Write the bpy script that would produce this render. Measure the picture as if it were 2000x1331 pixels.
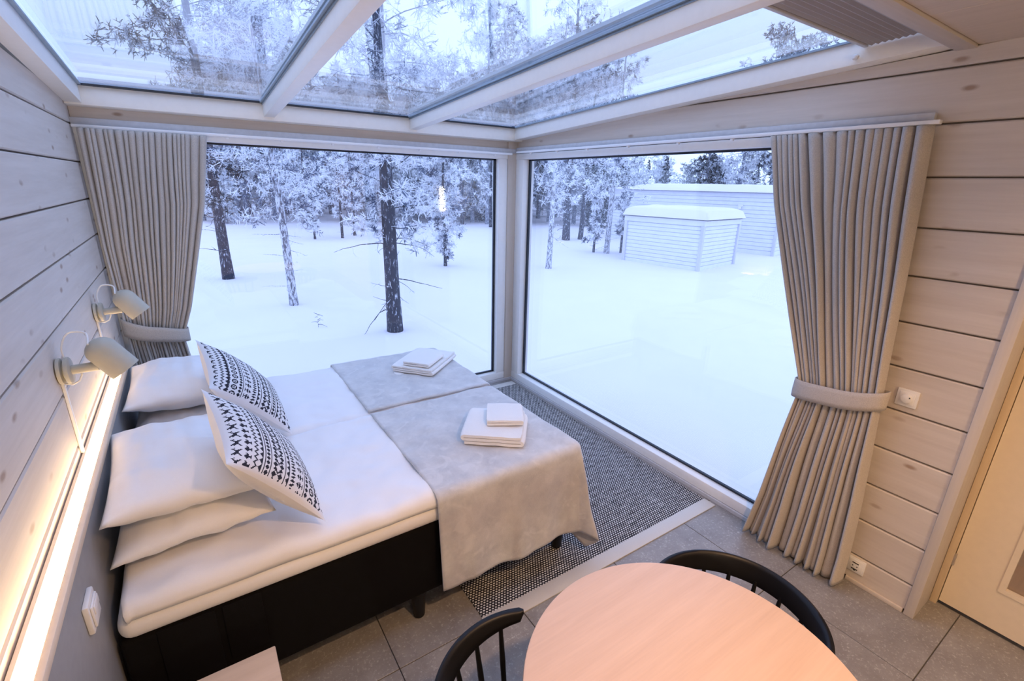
import bpy, bmesh, math, random
import numpy as np
from mathutils import Vector, Matrix, noise as mn

for o in list(bpy.data.objects): bpy.data.objects.remove(o)
sc = bpy.context.scene
COL = sc.collection

# ------------------------------------------------------------------ camera, world, exposure
cam_d = bpy.data.cameras.new('camera'); cam = bpy.data.objects.new('camera', cam_d); COL.objects.link(cam)
cam_d.sensor_fit = 'HORIZONTAL'; cam_d.sensor_width = 36.0; cam_d.lens = 16.72721
cam_d.clip_start = 0.05; cam_d.clip_end = 500
cam.matrix_world = Matrix.Translation((0, 0, 1.9)) @ (Matrix.Rotation(-0.594245, 4, 'Z') @ Matrix.Rotation(1.2552136, 4, 'X') @ Matrix.Rotation(0.0240878, 4, 'Z'))
sc.camera = cam

world = bpy.data.worlds.new('overcast_dusk_sky'); sc.world = world; world.use_nodes = True
bg = world.node_tree.nodes['Background']
bg.inputs[0].default_value = (0.595, 0.785, 1.30, 1); bg.inputs[1].default_value = 1.21
WARM = (1.0, 0.60, 0.33)
DOWNLIGHT_W = 33.0
LED_STRENGTH = 11.0

vs = sc.view_settings
vs.view_transform = 'Standard'; vs.look = 'None'; vs.gamma = 1.0; vs.use_curve_mapping = False
vs.exposure = 0.47
sc.cycles.max_bounces = 9; sc.cycles.caustics_reflective = False; sc.cycles.caustics_refractive = False; sc.cycles.sample_clamp_indirect = 60

# ------------------------------------------------------------------ materials
def new_mat(name):
    m = bpy.data.materials.new(name); m.use_nodes = True
    nt = m.node_tree; b = nt.nodes['Principled BSDF']
    return m, nt, b
def nd(nt, t, **kw):
    n = nt.nodes.new(t)
    for k, v in kw.items(): setattr(n, k, v)
    return n
def setin(n, **kw):
    for k, v in kw.items(): n.inputs[k.replace('_', ' ')].default_value = v
def coords(nt, scale=(1, 1, 1), rnd=True):
    tc = nd(nt, 'ShaderNodeTexCoord'); mp = nd(nt, 'ShaderNodeMapping')
    mp.inputs['Scale'].default_value = scale
    nt.links.new(tc.outputs['Object'], mp.inputs['Vector'])
    if not rnd: return mp.outputs[0]
    oi = nd(nt, 'ShaderNodeObjectInfo'); mul = nd(nt, 'ShaderNodeMath', operation='MULTIPLY'); mul.inputs[1].default_value = 37.0
    nt.links.new(oi.outputs['Random'], mul.inputs[0])
    add = nd(nt, 'ShaderNodeVectorMath', operation='ADD')
    nt.links.new(mp.outputs[0], add.inputs[0]); nt.links.new(mul.outputs[0], add.inputs[1])
    return add.outputs[0]
def noise(nt, vec, scale, detail=4, rough=.55):
    n = nd(nt, 'ShaderNodeTexNoise'); nt.links.new(vec, n.inputs['Vector'])
    setin(n, Scale=scale, Detail=detail, Roughness=rough); return n.outputs['Fac']
def ramp(nt, fac, stops):
    r = nd(nt, 'ShaderNodeValToRGB'); e = r.color_ramp.elements
    while len(e) < len(stops): e.new(0.5)
    for el, (p, c) in zip(e, stops):
        el.position = p; el.color = (c[0], c[1], c[2], 1) if not isinstance(c, float) else (c, c, c, 1)
    nt.links.new(fac, r.inputs[0]); return r.outputs[0]
def mixc(nt, fac, a, b, mode='MIX'):
    m = nd(nt, 'ShaderNodeMix', data_type='RGBA', blend_type=mode)
    for i, s in ((6, a), (7, b)):
        if isinstance(s, tuple): m.inputs[i].default_value = (s[0], s[1], s[2], 1)
        else: nt.links.new(s, m.inputs[i])
    if isinstance(fac, float): m.inputs[0].default_value = fac
    else: nt.links.new(fac, m.inputs[0])
    return m.outputs[2]
def bump(nt, b, h, strength=.2, dist=.01):
    n = nd(nt, 'ShaderNodeBump'); setin(n, Strength=strength, Distance=dist)
    nt.links.new(h, n.inputs['Height']); nt.links.new(n.outputs[0], b.inputs['Normal'])
def plain(name, c, rough=.5, metal=0, var=0.06, scale=30, bumpv=0):
    m, nt, b = new_mat(name)
    f = noise(nt, coords(nt), scale, 3)
    lo = tuple(max(0, x * (1 - var)) for x in c); hi = tuple(min(1, x * (1 + var)) for x in c)
    nt.links.new(ramp(nt, f, [(.3, lo), (.7, hi)]), b.inputs['Base Color'])
    setin(b, Roughness=rough, Metallic=metal)
    if bumpv: bump(nt, b, f, bumpv, .004)
    return m
def wood(name, light, dark, axis='Y', knots=True, rough=.55, grain=1.0, kn=(.30, .19, .12)):
    m, nt, b = new_mat(name)
    st = {'X': (.5, 9, 9), 'Y': (9, .5, 9), 'Z': (9, 9, .5)}[axis]
    v = coords(nt, st)
    g1 = noise(nt, v, 2.2 * grain, 6, .62); g2 = noise(nt, v, 9 * grain, 3, .6)
    c = mixc(nt, ramp(nt, g1, [(.3, dark), (.68, light)]), (0, 0, 0), (1, 1, 1))
    c = ramp(nt, g1, [(.28, dark), (.66, light)])
    c2 = ramp(nt, g2, [(.35, tuple(x * .93 for x in light)), (.65, tuple(min(1, x * 1.03) for x in light))])
    c = mixc(nt, .45, c, c2)
    if knots:
        kv0 = coords(nt, (1, 1, 1)); sx = nd(nt, 'ShaderNodeSeparateXYZ'); nt.links.new(kv0, sx.inputs[0]); cb = nd(nt, 'ShaderNodeCombineXYZ')
        ma = nd(nt, 'ShaderNodeMath', operation='MULTIPLY'); ma.inputs[1].default_value = 3.2; mb = nd(nt, 'ShaderNodeMath', operation='MULTIPLY'); mb.inputs[1].default_value = 7.5
        nt.links.new(sx.outputs[{'X': 0, 'Y': 1, 'Z': 2}[axis]], ma.inputs[0]); nt.links.new(sx.outputs[2 if axis != 'Z' else 1], mb.inputs[0])
        nt.links.new(ma.outputs[0], cb.inputs[0]); nt.links.new(mb.outputs[0], cb.inputs[1]); kv = cb.outputs[0]
        vo = nd(nt, 'ShaderNodeTexVoronoi', voronoi_dimensions='2D'); nt.links.new(kv, vo.inputs['Vector']); setin(vo, Scale=1.0, Randomness=1.0)
        mask = ramp(nt, vo.outputs['Distance'], [(.04, 1.0), (.10, 0.0)])
        big = noise(nt, kv, .8, 2)
        mk = nd(nt, 'ShaderNodeMath', operation='MULTIPLY'); nt.links.new(mask, mk.inputs[0]); nt.links.new(ramp(nt, big, [(.43, 0.0), (.57, 0.8)]), mk.inputs[1])
        c = mixc(nt, mk.outputs[0], c, kn)
    nt.links.new(c, b.inputs['Base Color']); setin(b, Roughness=rough)
    bump(nt, b, g2, .12, .003)
    return m
def emit(name, c, s):
    m, nt, b = new_mat(name)
    setin(b, Base_Color=(c[0], c[1], c[2], 1), Emission_Color=(c[0], c[1], c[2], 1), Emission_Strength=s); return m
def fabric(name, c, weave=900, var=.12, rough=.95, sheen=.2, bumpv=.25):
    m, nt, b = new_mat(name)
    v = coords(nt)
    f = noise(nt, v, weave, 2); g = noise(nt, v, 7, 3)
    c1 = ramp(nt, f, [(.3, tuple(x * (1 - var) for x in c)), (.7, tuple(min(1, x * (1 + var)) for x in c))])
    c2 = mixc(nt, ramp(nt, g, [(.3, 0.0), (.7, .25)]), c1, tuple(x * .9 for x in c))
    nt.links.new(c2, b.inputs['Base Color']); setin(b, Roughness=rough, Sheen_Weight=sheen, Specular_IOR_Level=.12)
    bump(nt, b, f, bumpv, .002); return m
def glass_mat(name, tint, r0=.045, ex=5):
    m = bpy.data.materials.new(name); m.use_nodes = True; nt = m.node_tree; nt.nodes.clear()
    out = nd(nt, 'ShaderNodeOutputMaterial'); tr = nd(nt, 'ShaderNodeBsdfTransparent'); gl = nd(nt, 'ShaderNodeBsdfGlossy'); mx = nd(nt, 'ShaderNodeMixShader')
    tr.inputs[0].default_value = (*tint, 1); gl.inputs['Roughness'].default_value = 0.0; gl.inputs[0].default_value = (1, 1, 1, 1)
    lw = nd(nt, 'ShaderNodeLayerWeight'); lw.inputs[0].default_value = .5
    p = nd(nt, 'ShaderNodeMath', operation='POWER'); p.inputs[1].default_value = ex; nt.links.new(lw.outputs['Facing'], p.inputs[0])
    a = nd(nt, 'ShaderNodeMath', operation='MULTIPLY_ADD'); a.inputs[1].default_value = 1 - r0; a.inputs[2].default_value = r0; nt.links.new(p.outputs[0], a.inputs[0])
    nt.links.new(a.outputs[0], mx.inputs[0]); nt.links.new(tr.outputs[0], mx.inputs[1]); nt.links.new(gl.outputs[0], mx.inputs[2]); nt.links.new(mx.outputs[0], out.inputs[0])
    return m

M = {}
M['log_y'] = wood('whitewashed_pine_y', (.68, .61, .54), (.54, .46, .385), 'Y')
M['log_x'] = wood('whitewashed_pine_x', (.68, .61, .54), (.54, .46, .385), 'X')
M['log_z'] = wood('whitewashed_pine_z', (.66, .59, .52), (.56, .49, .42), 'Z', knots=False)
M['groove'] = plain('shadow_gap_wood', (.22, .18, .145), .8)
M['ceil'] = wood('ceiling_veneer', (.68, .58, .48), (.60, .50, .41), 'Y', knots=False)
M['white'] = plain('white_painted_wood', (.90, .895, .87), .35, var=.015)
M['beam'] = plain('white_painted_roof_beam', (.93, .90, .84), .4, var=.015)
M['seal'] = plain('black_rubber_seal', (.015, .02, .03), .5)
M['alu'] = plain('grey_blue_aluminium', (.30, .38, .46), .4, .3)
M['strip'] = plain('grey_painted_board', (.58, .58, .60), .5)
M['steel'] = plain('brushed_steel', (.62, .56, .48), .35, .8)
M['plastic'] = plain('white_plastic', (.84, .83, .81), .3, var=.01)
M['dark_hole'] = plain('dark_socket_hole', (.03, .03, .03), .6)
M['door'] = plain('cream_door_paint', (.80, .70, .55), .4, var=.02)
M['frame_wood'] = wood('door_frame_pine', (.72, .58, .40), (.62, .48, .32), 'Z', knots=False)
M['glass'] = glass_mat('window_glass', (.99, .995, 1.0), .045)
M['roofglass'] = glass_mat('roof_glass', (.975, .99, 1.0), .06, 4.2)
M['curtain'] = fabric('beige_linen_curtain', (.53, .48, .425), 260, .14)
M['rail'] = plain('white_rail', (.88, .88, .88), .3, var=.01)
M['black_fabric'] = fabric('black_bed_fabric', (.006, .0055, .006), 700, .3, .9, .0)
M['black_wood'] = plain('black_stained_wood', (.0045, .0045, .006), .42, var=.2, scale=12)
M['black_wood'].node_tree.nodes['Principled BSDF'].inputs['Specular IOR Level'].default_value = .28
M['linen'] = fabric('white_cotton', (.89, .88, .88), 500, .02, .9, .15, .05)
M['towel'] = fabric('white_terry', (.87, .85, .82), 420, .05, 1, .3, .5)
M['head'] = plain('grey_headboard', (.30, .31, .32), .5, var=.04)
M['head_top'] = plain('cream_headboard_edge', (.78, .68, .55), .5, var=.03)
M['lamp'] = plain('sage_beige_lacquer', (.50, .47, .385), .45, var=.02)
M['cable'] = plain('white_cable', (.85, .83, .80), .4, var=.02)
M['oak'] = wood('pale_oak_veneer', (.73, .53, .40), (.62, .43, .31), 'X', knots=False, rough=.42, grain=1.6)
M['oak_light'] = wood('light_oak', (.66, .50, .36), (.56, .41, .28), 'X', knots=False, rough=.5, grain=1.4)
M['blind'] = fabric('grey_pleated_blind', (.42, .40, .40), 600, .08)
M['led'] = emit('warm_led_diffuser', (1.0, .70, .38), LED_STRENGTH)
M['bulb'] = emit('warm_downlight_lens', (1.0, .75, .48), 12)
M['tube'] = emit('warm_tube_lamp', (1.0, .86, .62), 90)
M['siding'] = plain('pale_painted_siding', (.80, .815, .84), .7, var=.04, scale=4)
M['siding_trim'] = plain('pale_grey_trim', (.66, .66, .74), .7, var=.04)
M['snow'] = plain('snow', (.85, .815, .86), .9, var=.012, scale=1.2)
M['asphalt'] = plain('dark_subfloor', (.2, .19, .18), .9)

def tile_mat():
    m, nt, b = new_mat('grey_brown_stone_tile'); v = coords(nt)
    a = noise(nt, v, 7, 5, .65); s = noise(nt, v, 75, 5, .75)
    c = ramp(nt, a, [(.3, (.225, .21, .198)), (.7, (.315, .302, .288))])
    c = mixc(nt, ramp(nt, s, [(.55, 0.0), (.68, .75)]), c, (.54, .525, .50))
    c = mixc(nt, ramp(nt, s, [(.28, .5), (.4, 0.0)]), c, (.14, .125, .11))
    nt.links.new(c, b.inputs['Base Color']); setin(b, Roughness=.45); bump(nt, b, s, .12, .003); return m
M['tile'] = tile_mat()

def rug_mat():
    m, nt, b = new_mat('black_white_woven_rug')
    tc = nd(nt, 'ShaderNodeTexCoord'); sep = nd(nt, 'ShaderNodeSeparateXYZ'); nt.links.new(tc.outputs['Object'], sep.inputs[0])
    def mt(op, a, c=None, d=None):
        n = nd(nt, 'ShaderNodeMath', operation=op)
        for i, s in enumerate((a, c, d)):
            if s is None: continue
            if isinstance(s, (int, float)): n.inputs[i].default_value = s
            else: nt.links.new(s, n.inputs[i])
        return n.outputs[0]
    U = mt('DIVIDE', sep.outputs[0], .0165); V = mt('DIVIDE', sep.outputs[1], .0125)
    row = mt('FLOOR', V); off = mt('MULTIPLY', mt('MODULO', mt('ABSOLUTE', row), 2), .5)
    fu = mt('SUBTRACT', mt('FRACT', mt('ADD', U, off)), .5); fv = mt('SUBTRACT', mt('FRACT', V), .5)
    d = mt('ADD', mt('MULTIPLY', mt('MULTIPLY', fu, fu), 5.2), mt('MULTIPLY', mt('MULTIPLY', fv, fv), 5.2))
    v = coords(nt, (1, 6, 1), False); n1 = noise(nt, v, 14, 4); n2 = noise(nt, coords(nt, (1, 1, 1), False), 160, 2)
    d2 = mt('ADD', d, mt('MULTIPLY', mt('SUBTRACT', n1, .5), 1.3))
    mask = ramp(nt, d2, [(.40, 1.0), (.62, 0.0)])
    c = mixc(nt, mask, mixc(nt, n2, (.02, .02, .024), (.05, .05, .055)), mixc(nt, n2, (.68, .66, .64), (.86, .85, .83)))
    nt.links.new(c, b.inputs['Base Color']); setin(b, Roughness=1.0, Specular_IOR_Level=.1); bump(nt, b, mask, .6, .004); return m
M['rug'] = rug_mat()
M['rug_edge'] = fabric('cream_rug_border', (.62, .60, .56), 500, .08)

def throw_mat():
    m, nt, b = new_mat('silver_grey_velvet_fleece'); v = coords(nt, (1, 1, 1), False)
    a = noise(nt, v, 6, 6, .72); s = noise(nt, v, 340, 2)
    w = nd(nt, 'ShaderNodeTexNoise'); nt.links.new(v, w.inputs['Vector']); setin(w, Scale=9, Detail=4, Distortion=1.6)
    c = ramp(nt, a, [(.30, (.48, .48, .49)), (.5, (.59, .585, .58)), (.70, (.69, .68, .67))])
    c = mixc(nt, ramp(nt, w.outputs['Fac'], [(.56, 0.0), (.68, .40)]), c, (.76, .75, .74))
    nt.links.new(c, b.inputs['Base Color']); setin(b, Roughness=.85, Sheen_Weight=.5, Sheen_Roughness=.4); bump(nt, b, s, .3, .003); return m
M['throw'] = throw_mat()

def print_mat():
    m, nt, b = new_mat('black_white_printed_cotton')
    at = nd(nt, 'ShaderNodeAttribute', attribute_name='print')
    c = mixc(nt, at.outputs['Fac'], (.80, .79, .80), (.018, .018, .03))
    nt.links.new(c, b.inputs['Base Color']); setin(b, Roughness=.95); return m
M['print'] = print_mat()

def bark_mat(name, dark, frost, amt):
    m, nt, b = new_mat(name); v = coords(nt, (6, 6, 1.6)); a = noise(nt, v, 6, 5, .7)
    c = ramp(nt, a, [(amt, dark), (amt + .1, frost)]); nt.links.new(c, b.inputs['Base Color']); setin(b, Roughness=.95); bump(nt, b, a, .5, .02); return m
M['bark'] = bark_mat('frosted_pine_bark', (.05, .055, .075), (.70, .74, .82), .56)
M['bark_pale'] = bark_mat('frosted_birch_bark', (.14, .14, .17), (.75, .77, .82), .44)
def frost_mat(name, dark, frost, lo, sc_):
    m, nt, b = new_mat(name); v = coords(nt); a = noise(nt, v, sc_, 3, .6)
    c = ramp(nt, a, [(lo, dark), (lo + .06, frost)]); nt.links.new(c, b.inputs['Base Color']); setin(b, Roughness=.9); return m
M['frost'] = frost_mat('hoarfrost_twigs', (.10, .13, .20), (.88, .90, .94), .42, 3.5)
M['frost_dark'] = frost_mat('frosted_dark_needles', (.035, .05, .07), (.72, .76, .82), .50, 4.5)
M['frost_far'] = frost_mat('haze_tinted_hoarfrost_twigs', (.22, .26, .36), (.90, .92, .95), .40, 2.2)  # frost over dark twigs; distance haze baked in as a paler, bluer dark tone
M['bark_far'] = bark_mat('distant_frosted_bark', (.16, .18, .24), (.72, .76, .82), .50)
M['spruce'] = frost_mat('frosted_spruce_needles', (.03, .045, .06), (.62, .67, .75), .53, 5.0)

# ------------------------------------------------------------------ mesh helpers
OFF = {}
def tag(o, label=None, cat=None, group=None, kind=None):
    if label: o['label'] = label
    if cat: o['category'] = cat
    if group: o['group'] = group
    if kind: o['kind'] = kind
    return o
def empty(name, loc=(0, 0, 0), rz=0, parent=None):
    o = bpy.data.objects.new(name, None); COL.objects.link(o); o.empty_display_size = .1
    o.location = loc; o.rotation_euler = (0, 0, rz); OFF[o.name] = Vector(loc) if rz == 0 else Vector((0, 0, 0))
    if parent: o.parent = parent
    return o
def thing(name, label, cat, loc=(0, 0, 0), rz=0, group=None, kind=None):
    return tag(empty(name, loc, rz), label, cat, group, kind)
class MB:
    def __init__(s): s.v = []; s.f = []
    def add(s, vs, fs):
        k = len(s.v); s.v += [tuple(p) for p in vs]; s.f += [tuple(i + k for i in f) for f in fs]; return s
    def box(s, x0, x1, y0, y1, z0, z1):
        return s.add([(x0, y0, z0), (x1, y0, z0), (x1, y1, z0), (x0, y1, z0), (x0, y0, z1), (x1, y0, z1), (x1, y1, z1), (x0, y1, z1)],
                     [(0, 3, 2, 1), (4, 5, 6, 7), (0, 1, 5, 4), (1, 2, 6, 5), (2, 3, 7, 6), (3, 0, 4, 7)])
    def prism(s, base, top):          # two polygons of the same count
        n = len(base)
        return s.add(list(base) + list(top), [tuple(range(n))[::-1], tuple(range(n, 2 * n))] + [(i, (i + 1) % n, n + (i + 1) % n, n + i) for i in range(n)])
    def tube(s, pts, r, n=8, cap=True):
        pts = [Vector(p) for p in pts]; m = len(pts); rr = r if isinstance(r, (list, tuple)) else [r] * m
        vs = []; up = None
        for i, p in enumerate(pts):
            d = (pts[min(i + 1, m - 1)] - pts[max(i - 1, 0)]).normalized()
            if up is None: up = d.orthogonal().normalized()
            up = (up - d * up.dot(d)); up = up.normalized() if up.length > 1e-6 else d.orthogonal().normalized()
            w = d.cross(up)
            for k in range(n):
                a = 2 * math.pi * k / n; vs.append(p + (up * math.cos(a) + w * math.sin(a)) * rr[i])
        fs = [(i * n + k, i * n + (k + 1) % n, (i + 1) * n + (k + 1) % n, (i + 1) * n + k) for i in range(m - 1) for k in range(n)]
        if cap: fs += [tuple(range(n))[::-1], tuple(range((m - 1) * n, m * n))]
        return s.add(vs, fs)
    def lathe(s, prof, origin=(0, 0, 0), axis=(0, 0, 1), n=32):
        ax = Vector(axis).normalized(); u = ax.orthogonal().normalized(); w = ax.cross(u); o = Vector(origin)
        vs = []; m = len(prof)
        for r, h in prof:
            for k in range(n):
                a = 2 * math.pi * k / n; vs.append(o + ax * h + (u * math.cos(a) + w * math.sin(a)) * r)
        fs = [(i * n + k, i * n + (k + 1) % n, (i + 1) * n + (k + 1) % n, (i + 1) * n + k) for i in range(m - 1) for k in range(n)]
        fs += [tuple(range(n))[::-1], tuple(range((m - 1) * n, m * n))]
        return s.add(vs, fs)
    def grid(s, fn, nu, nv):
        vs = [fn(i / (nu - 1), j / (nv - 1)) for j in range(nv) for i in range(nu)]
        return s.add(vs, [(j * nu + i, j * nu + i + 1, (j + 1) * nu + i + 1, (j + 1) * nu + i) for j in range(nv - 1) for i in range(nu - 1)])
    def build(s, name, mat, parent=None, smooth=False, bevel=0, seg=2, solid=0, sub=0, local=False, loc=None):
        me = bpy.data.meshes.new(name); off = Vector((0, 0, 0))
        if parent is not None and not local: off = OFF.get(parent.name, Vector((0, 0, 0)))
        if loc is not None: off = Vector(loc)
        me.from_pydata([tuple(Vector(p) - off) for p in s.v], [], s.f); me.update()
        me.materials.append(M[mat] if isinstance(mat, str) else mat)
        bm = bmesh.new(); bm.from_mesh(me); bmesh.ops.recalc_face_normals(bm, faces=bm.faces)
        if bevel: bmesh.ops.bevel(bm, geom=list(bm.edges), offset=bevel, segments=seg, profile=.5, affect='EDGES', clamp_overlap=True)
        bm.to_mesh(me); bm.free()
        o = bpy.data.objects.new(name, me); COL.objects.link(o)
        if parent is not None: o.parent = parent
        elif loc is not None: o.location = loc
        OFF[o.name] = off
        if smooth or bevel:
            for p in me.polygons: p.use_smooth = True
            if bevel or smooth == 'auto':
                me.set_sharp_from_angle(angle=math.radians(35 if bevel else 40))
        if solid:
            md = o.modifiers.new('thickness', 'SOLIDIFY'); md.thickness = solid; md.offset = 0
        if sub:
            md = o.modifiers.new('smooth', 'SUBSURF'); md.levels = sub; md.render_levels = sub
        return o
def struct(o): o['kind'] = 'structure'; return o
def B(x0, x1, y0, y1, z0, z1): return MB().box(x0, x1, y0, y1, z0, z1)
def N3(x, y, z): return mn.noise(Vector((x, y, z)))

# ------------------------------------------------------------------ dimensions
XL, XR, YB = -.45, 2.57, 3.80
YR = -3.3
SL = .057
S = lambda y: SL * (3.8 - y)
GR = [2.172 - .2018 * k for k in range(-2, 11)]      # log grooves, top to bottom

# ------------------------------------------------------------------ room: floor
fl = struct(B(XL - .2, XR + .10, YR - .2, YB + .12, -.35, -.012).box(XR + .10, 2.98, -.68, .47, -.35, -.012).build('floor', 'asphalt'))
xs = [.449 + .585 * k for k in range(-2, 5)]; ys = [1.43 + .59 * k for k in range(-9, 6)]
for i in range(len(xs) - 1):
    for j in range(len(ys) - 1):
        a, b_, c, d = max(xs[i], XL) + .0018, min(xs[i + 1], 2.98 if ys[j] < .4 else XR + .05) - .0018, max(ys[j], YR) + .0018, min(ys[j + 1], YB) - .0018
        if b_ - a > .02 and d - c > .02: B(a, b_, c, d, -.014, 0).build('tile', 'tile', fl, bevel=.0012, seg=1)

# ------------------------------------------------------------------ room: log walls
def clip(poly, f):
    out = []
    for i, p in enumerate(poly):
        q = poly[(i + 1) % len(poly)]; a, b = f(p), f(q)
        if a >= 0: out.append(p)
        if (a > 0) != (b > 0) and a != b:
            t = a / (a - b); out.append((p[0] + (q[0] - p[0]) * t, p[1] + (q[1] - p[1]) * t))
    return out
def log_board(parent, side, y0, y1, z0, z1, top=None, face=None):
    """side: +1 faces +X (left wall), -1 faces -X (right wall)"""
    poly = [(y0, z0 + .0035), (y1, z0 + .0035), (y1, z1 - .0035), (y0, z1 - .0035)]
    if top: poly = clip(poly, lambda p: top(p[0]) - p[1])
    if len(poly) < 3: return
    x = face if face is not None else (XL if side > 0 else XR)
    cy = sum(p[0] for p in poly) / len(poly); cz = sum(p[1] for p in poly) / len(poly)
    def ins(p, d):
        return (p[0], p[1] + (d if p[1] < cz else -d))
    b0 = [(x - side * .03, p[0], p[1]) for p in poly]; b1 = [(x - side * .005, p[0], p[1]) for p in poly]; b2 = [(x, *ins(p, .005)) for p in poly]
    n = len(poly); m = MB(); m.add(b0 + b1 + b2, [tuple(range(n))[::-1], tuple(range(2 * n, 3 * n))] + [(r * n + i, r * n + (i + 1) % n, (r + 1) * n + (i + 1) % n, (r + 1) * n + i) for r in (0, 1) for i in range(n)])
    return m.build('log_board', 'log_y', parent)
roof_under = lambda y: 2.30 + S(y) if y > .78 else 2.455
wl = MB()
prof = [(YR, -.05), (YB + .1, -.05), (YB + .1, roof_under(YB)), (.79, roof_under(.79)), (YR, roof_under(.79))]
wl.box(XL - .18, XL + .002, YB - .001, YB + .14, -.05, 2.30)
wl.prism([(XL - .18, a, b) for a, b in prof], [(XL - .02, a, b) for a, b in prof])
wl = struct(wl.build('wall_left', 'groove'))
for k in range(len(GR)):
    zt = GR[k]; zb = GR[k + 1] if k + 1 < len(GR) else 0.0
    if zt > 2.3 and k == 0: continue
    log_board(wl, 1, YR, YB - .002, zb, zt, roof_under)
log_board(wl, 1, YR, YB - .002, 0.0, GR[-1]) if False else None

WR0 = 1.00                                           # window right edge behind the curtain
wr = MB()
wr.box(XR + .02, XR + .17, .405, WR0, -.05, 2.162)
prof = [(.405, 2.162), (YB + .1, 2.162), (YB + .1, 2.30), (.79, roof_under(.79)), (.405, 2.45)]
wr.prism([(XR + .02, a, b) for a, b in prof], [(XR + .17, a, b) for a, b in prof])
wr.box(XR + .02, XR + .17, YR, -.62, -.05, 2.45); wr.box(XR + .02, XR + .17, -.62, .405, 2.12, 2.45)
wr = struct(wr.build('wall_right', 'groove'))
for k in range(len(GR)):
    zt = GR[k]; zb = GR[k + 1] if k + 1 < len(GR) else 0.012
    if zt > 2.5: continue
    if zt > 2.3:
        log_board(wr, -1, .405, YB - .002, 2.214 if False else zb, zt, roof_under)
    else:
        log_board(wr, -1, .405, WR0, zb, zt, roof_under)
    log_board(wr, -1, YR, -.62, zb, min(zt, 2.45))
log_board(wr, -1, .405, YB - .002, GR[1], GR[0], roof_under)
log_board(wr, -1, -.62, .405, 2.12, GR[1]); log_board(wr, -1, -.62, .405, GR[1], 2.45)
# back wall: header over the window only
wb = struct(B(XL, XR, YB + .02, YB + .14, 2.16, 2.30).build('wall_back', 'groove'))
B(XL + .002, XR - .002, YB - .005, YB + .03, 2.195, 2.30).build('log_board', 'log_x', wb)
# wall behind the camera
wq = struct(B(XL, XR + .2, YR - .15, YR - .03, -.05, 2.45).build('wall_rear', 'groove'))
for k in range(1, len(GR)):
    zt = GR[k]; zb = GR[k + 1] if k + 1 < len(GR) else 0.0
    B(XL + .002, XR - .002, YR - .03, YR, zb + .0035, min(zt, 2.44) - .0035).build('log_board', 'log_x', wq, bevel=.003, seg=1)

# baseboards
struct(B(XR - .012, XR, .41, .655, 0, .022).build('baseboard_right', 'log_y', bevel=.002))
struct(B(2.535, 2.549, WR0, 3.775, 0, .022).build('baseboard_window', 'strip'))
struct(B(XL, 2.535, 3.765, 3.785, 0, .022).build('baseboard_back', 'strip'))

# ------------------------------------------------------------------ ceiling over the entrance part
ce = struct(B(XL - .18, XR + .6, YR - .15, .775, 2.46, 2.62).build('ceiling', 'groove'))
cx = [2.56, 2.06, 1.56, 1.06, .56, .06, XL]
for i in range(6): B(cx[i + 1] + .0015, cx[i] - .0015, YR, .733, 2.44, 2.462).build('ceiling_panel', 'ceil', ce, bevel=.0015, seg=1)
B(2.5615, XR + .02, YR, .733, 2.44, 2.462).build('ceiling_panel', 'ceil', ce)
struct(B(XL, XR, .735, .80, 2.43, 2.53).build('trim_1', 'log_x', bevel=.002))

# ------------------------------------------------------------------ glazed roof: beams, rafters, panes
def slope_box(x0, x1, y0, y1, zb, zt):
    m = MB(); P = lambda x, y, z: (x, y, z + S(y))
    return m.add([P(x0, y0, zb), P(x1, y0, zb), P(x1, y1, zb), P(x0, y1, zb), P(x0, y0, zt), P(x1, y0, zt), P(x1, y1, zt), P(x0, y1, zt)],
                 [(0, 3, 2, 1), (4, 5, 6, 7), (0, 1, 5, 4), (1, 2, 6, 5), (2, 3, 7, 6), (3, 0, 4, 7)])
Y0R = .80
struct(slope_box(XL, XR + .04, 3.715, YB + .06, 2.262, 2.365).build('trim_2', 'beam', bevel=.003))
lb = struct(slope_box(XL, XL + .075, Y0R, 3.715, 2.27, 2.365).build('trim_3', 'beam', bevel=.003))
rb_ = struct(slope_box(XR - .085, XR + .04, Y0R, 3.715, 2.27, 2.365).build('trim_4', 'beam', bevel=.003))
struct(slope_box(XL + .075, XR - .085, Y0R, .835, 2.30, 2.365).build('trim_5', 'beam', bevel=.003))
RAF = [(.525, .59), (1.525, 1.59)]
for i, (a, b_) in enumerate(RAF):
    r = struct(slope_box(a, b_, .835, 3.715, 2.28, 2.365).build('trim_%d' % (6 + i), 'beam', bevel=.003))
    slope_box(a - .004, b_ + .004, .835, 3.715, 2.349, 2.357).build('seal', 'alu', r)
bays = [(XL + .075, RAF[0][0]), (RAF[0][1], RAF[1][0]), (RAF[1][1], XR - .085)]
for i, (a, b_) in enumerate(bays):
    w = struct(slope_box(a - .03, b_ + .03, Y0R + .005, YB + .03, 2.367, 2.395).build('window_%d' % (3 + i), 'roofglass'))
    # black seal and grey spacer round the pane, inside the double glazing
    sp = MB()
    for (p, q, y0, y1) in ((a - .004, b_ + .004, 3.69, 3.712), (a - .004, b_ + .004, .838, .85)):
        sp.v, sp.f = sp.v, sp.f; t = slope_box(p, q, y0, y1, 2.358, 2.3665); sp.add(t.v, t.f)
    sp.build('seal', 'seal', w)
    sp = MB()
    for (p, q) in ((a - .002, a + .016), (b_ - .016, b_ + .002)):
        t = slope_box(p, q, .85, 3.69, 2.358, 2.3665); sp.add(t.v, t.f)
    sp.build('spacer', 'alu', w)
    if i < 2:
        slope_box(b_ - .002, b_ + .067, Y0R, YB + .03, 2.397, 2.412).build('cover_strip', 'alu', w)
    slope_box(a, b_, YB - .03, YB + .06, 2.397, 2.41).build('cover_strip', 'alu', w)
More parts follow.
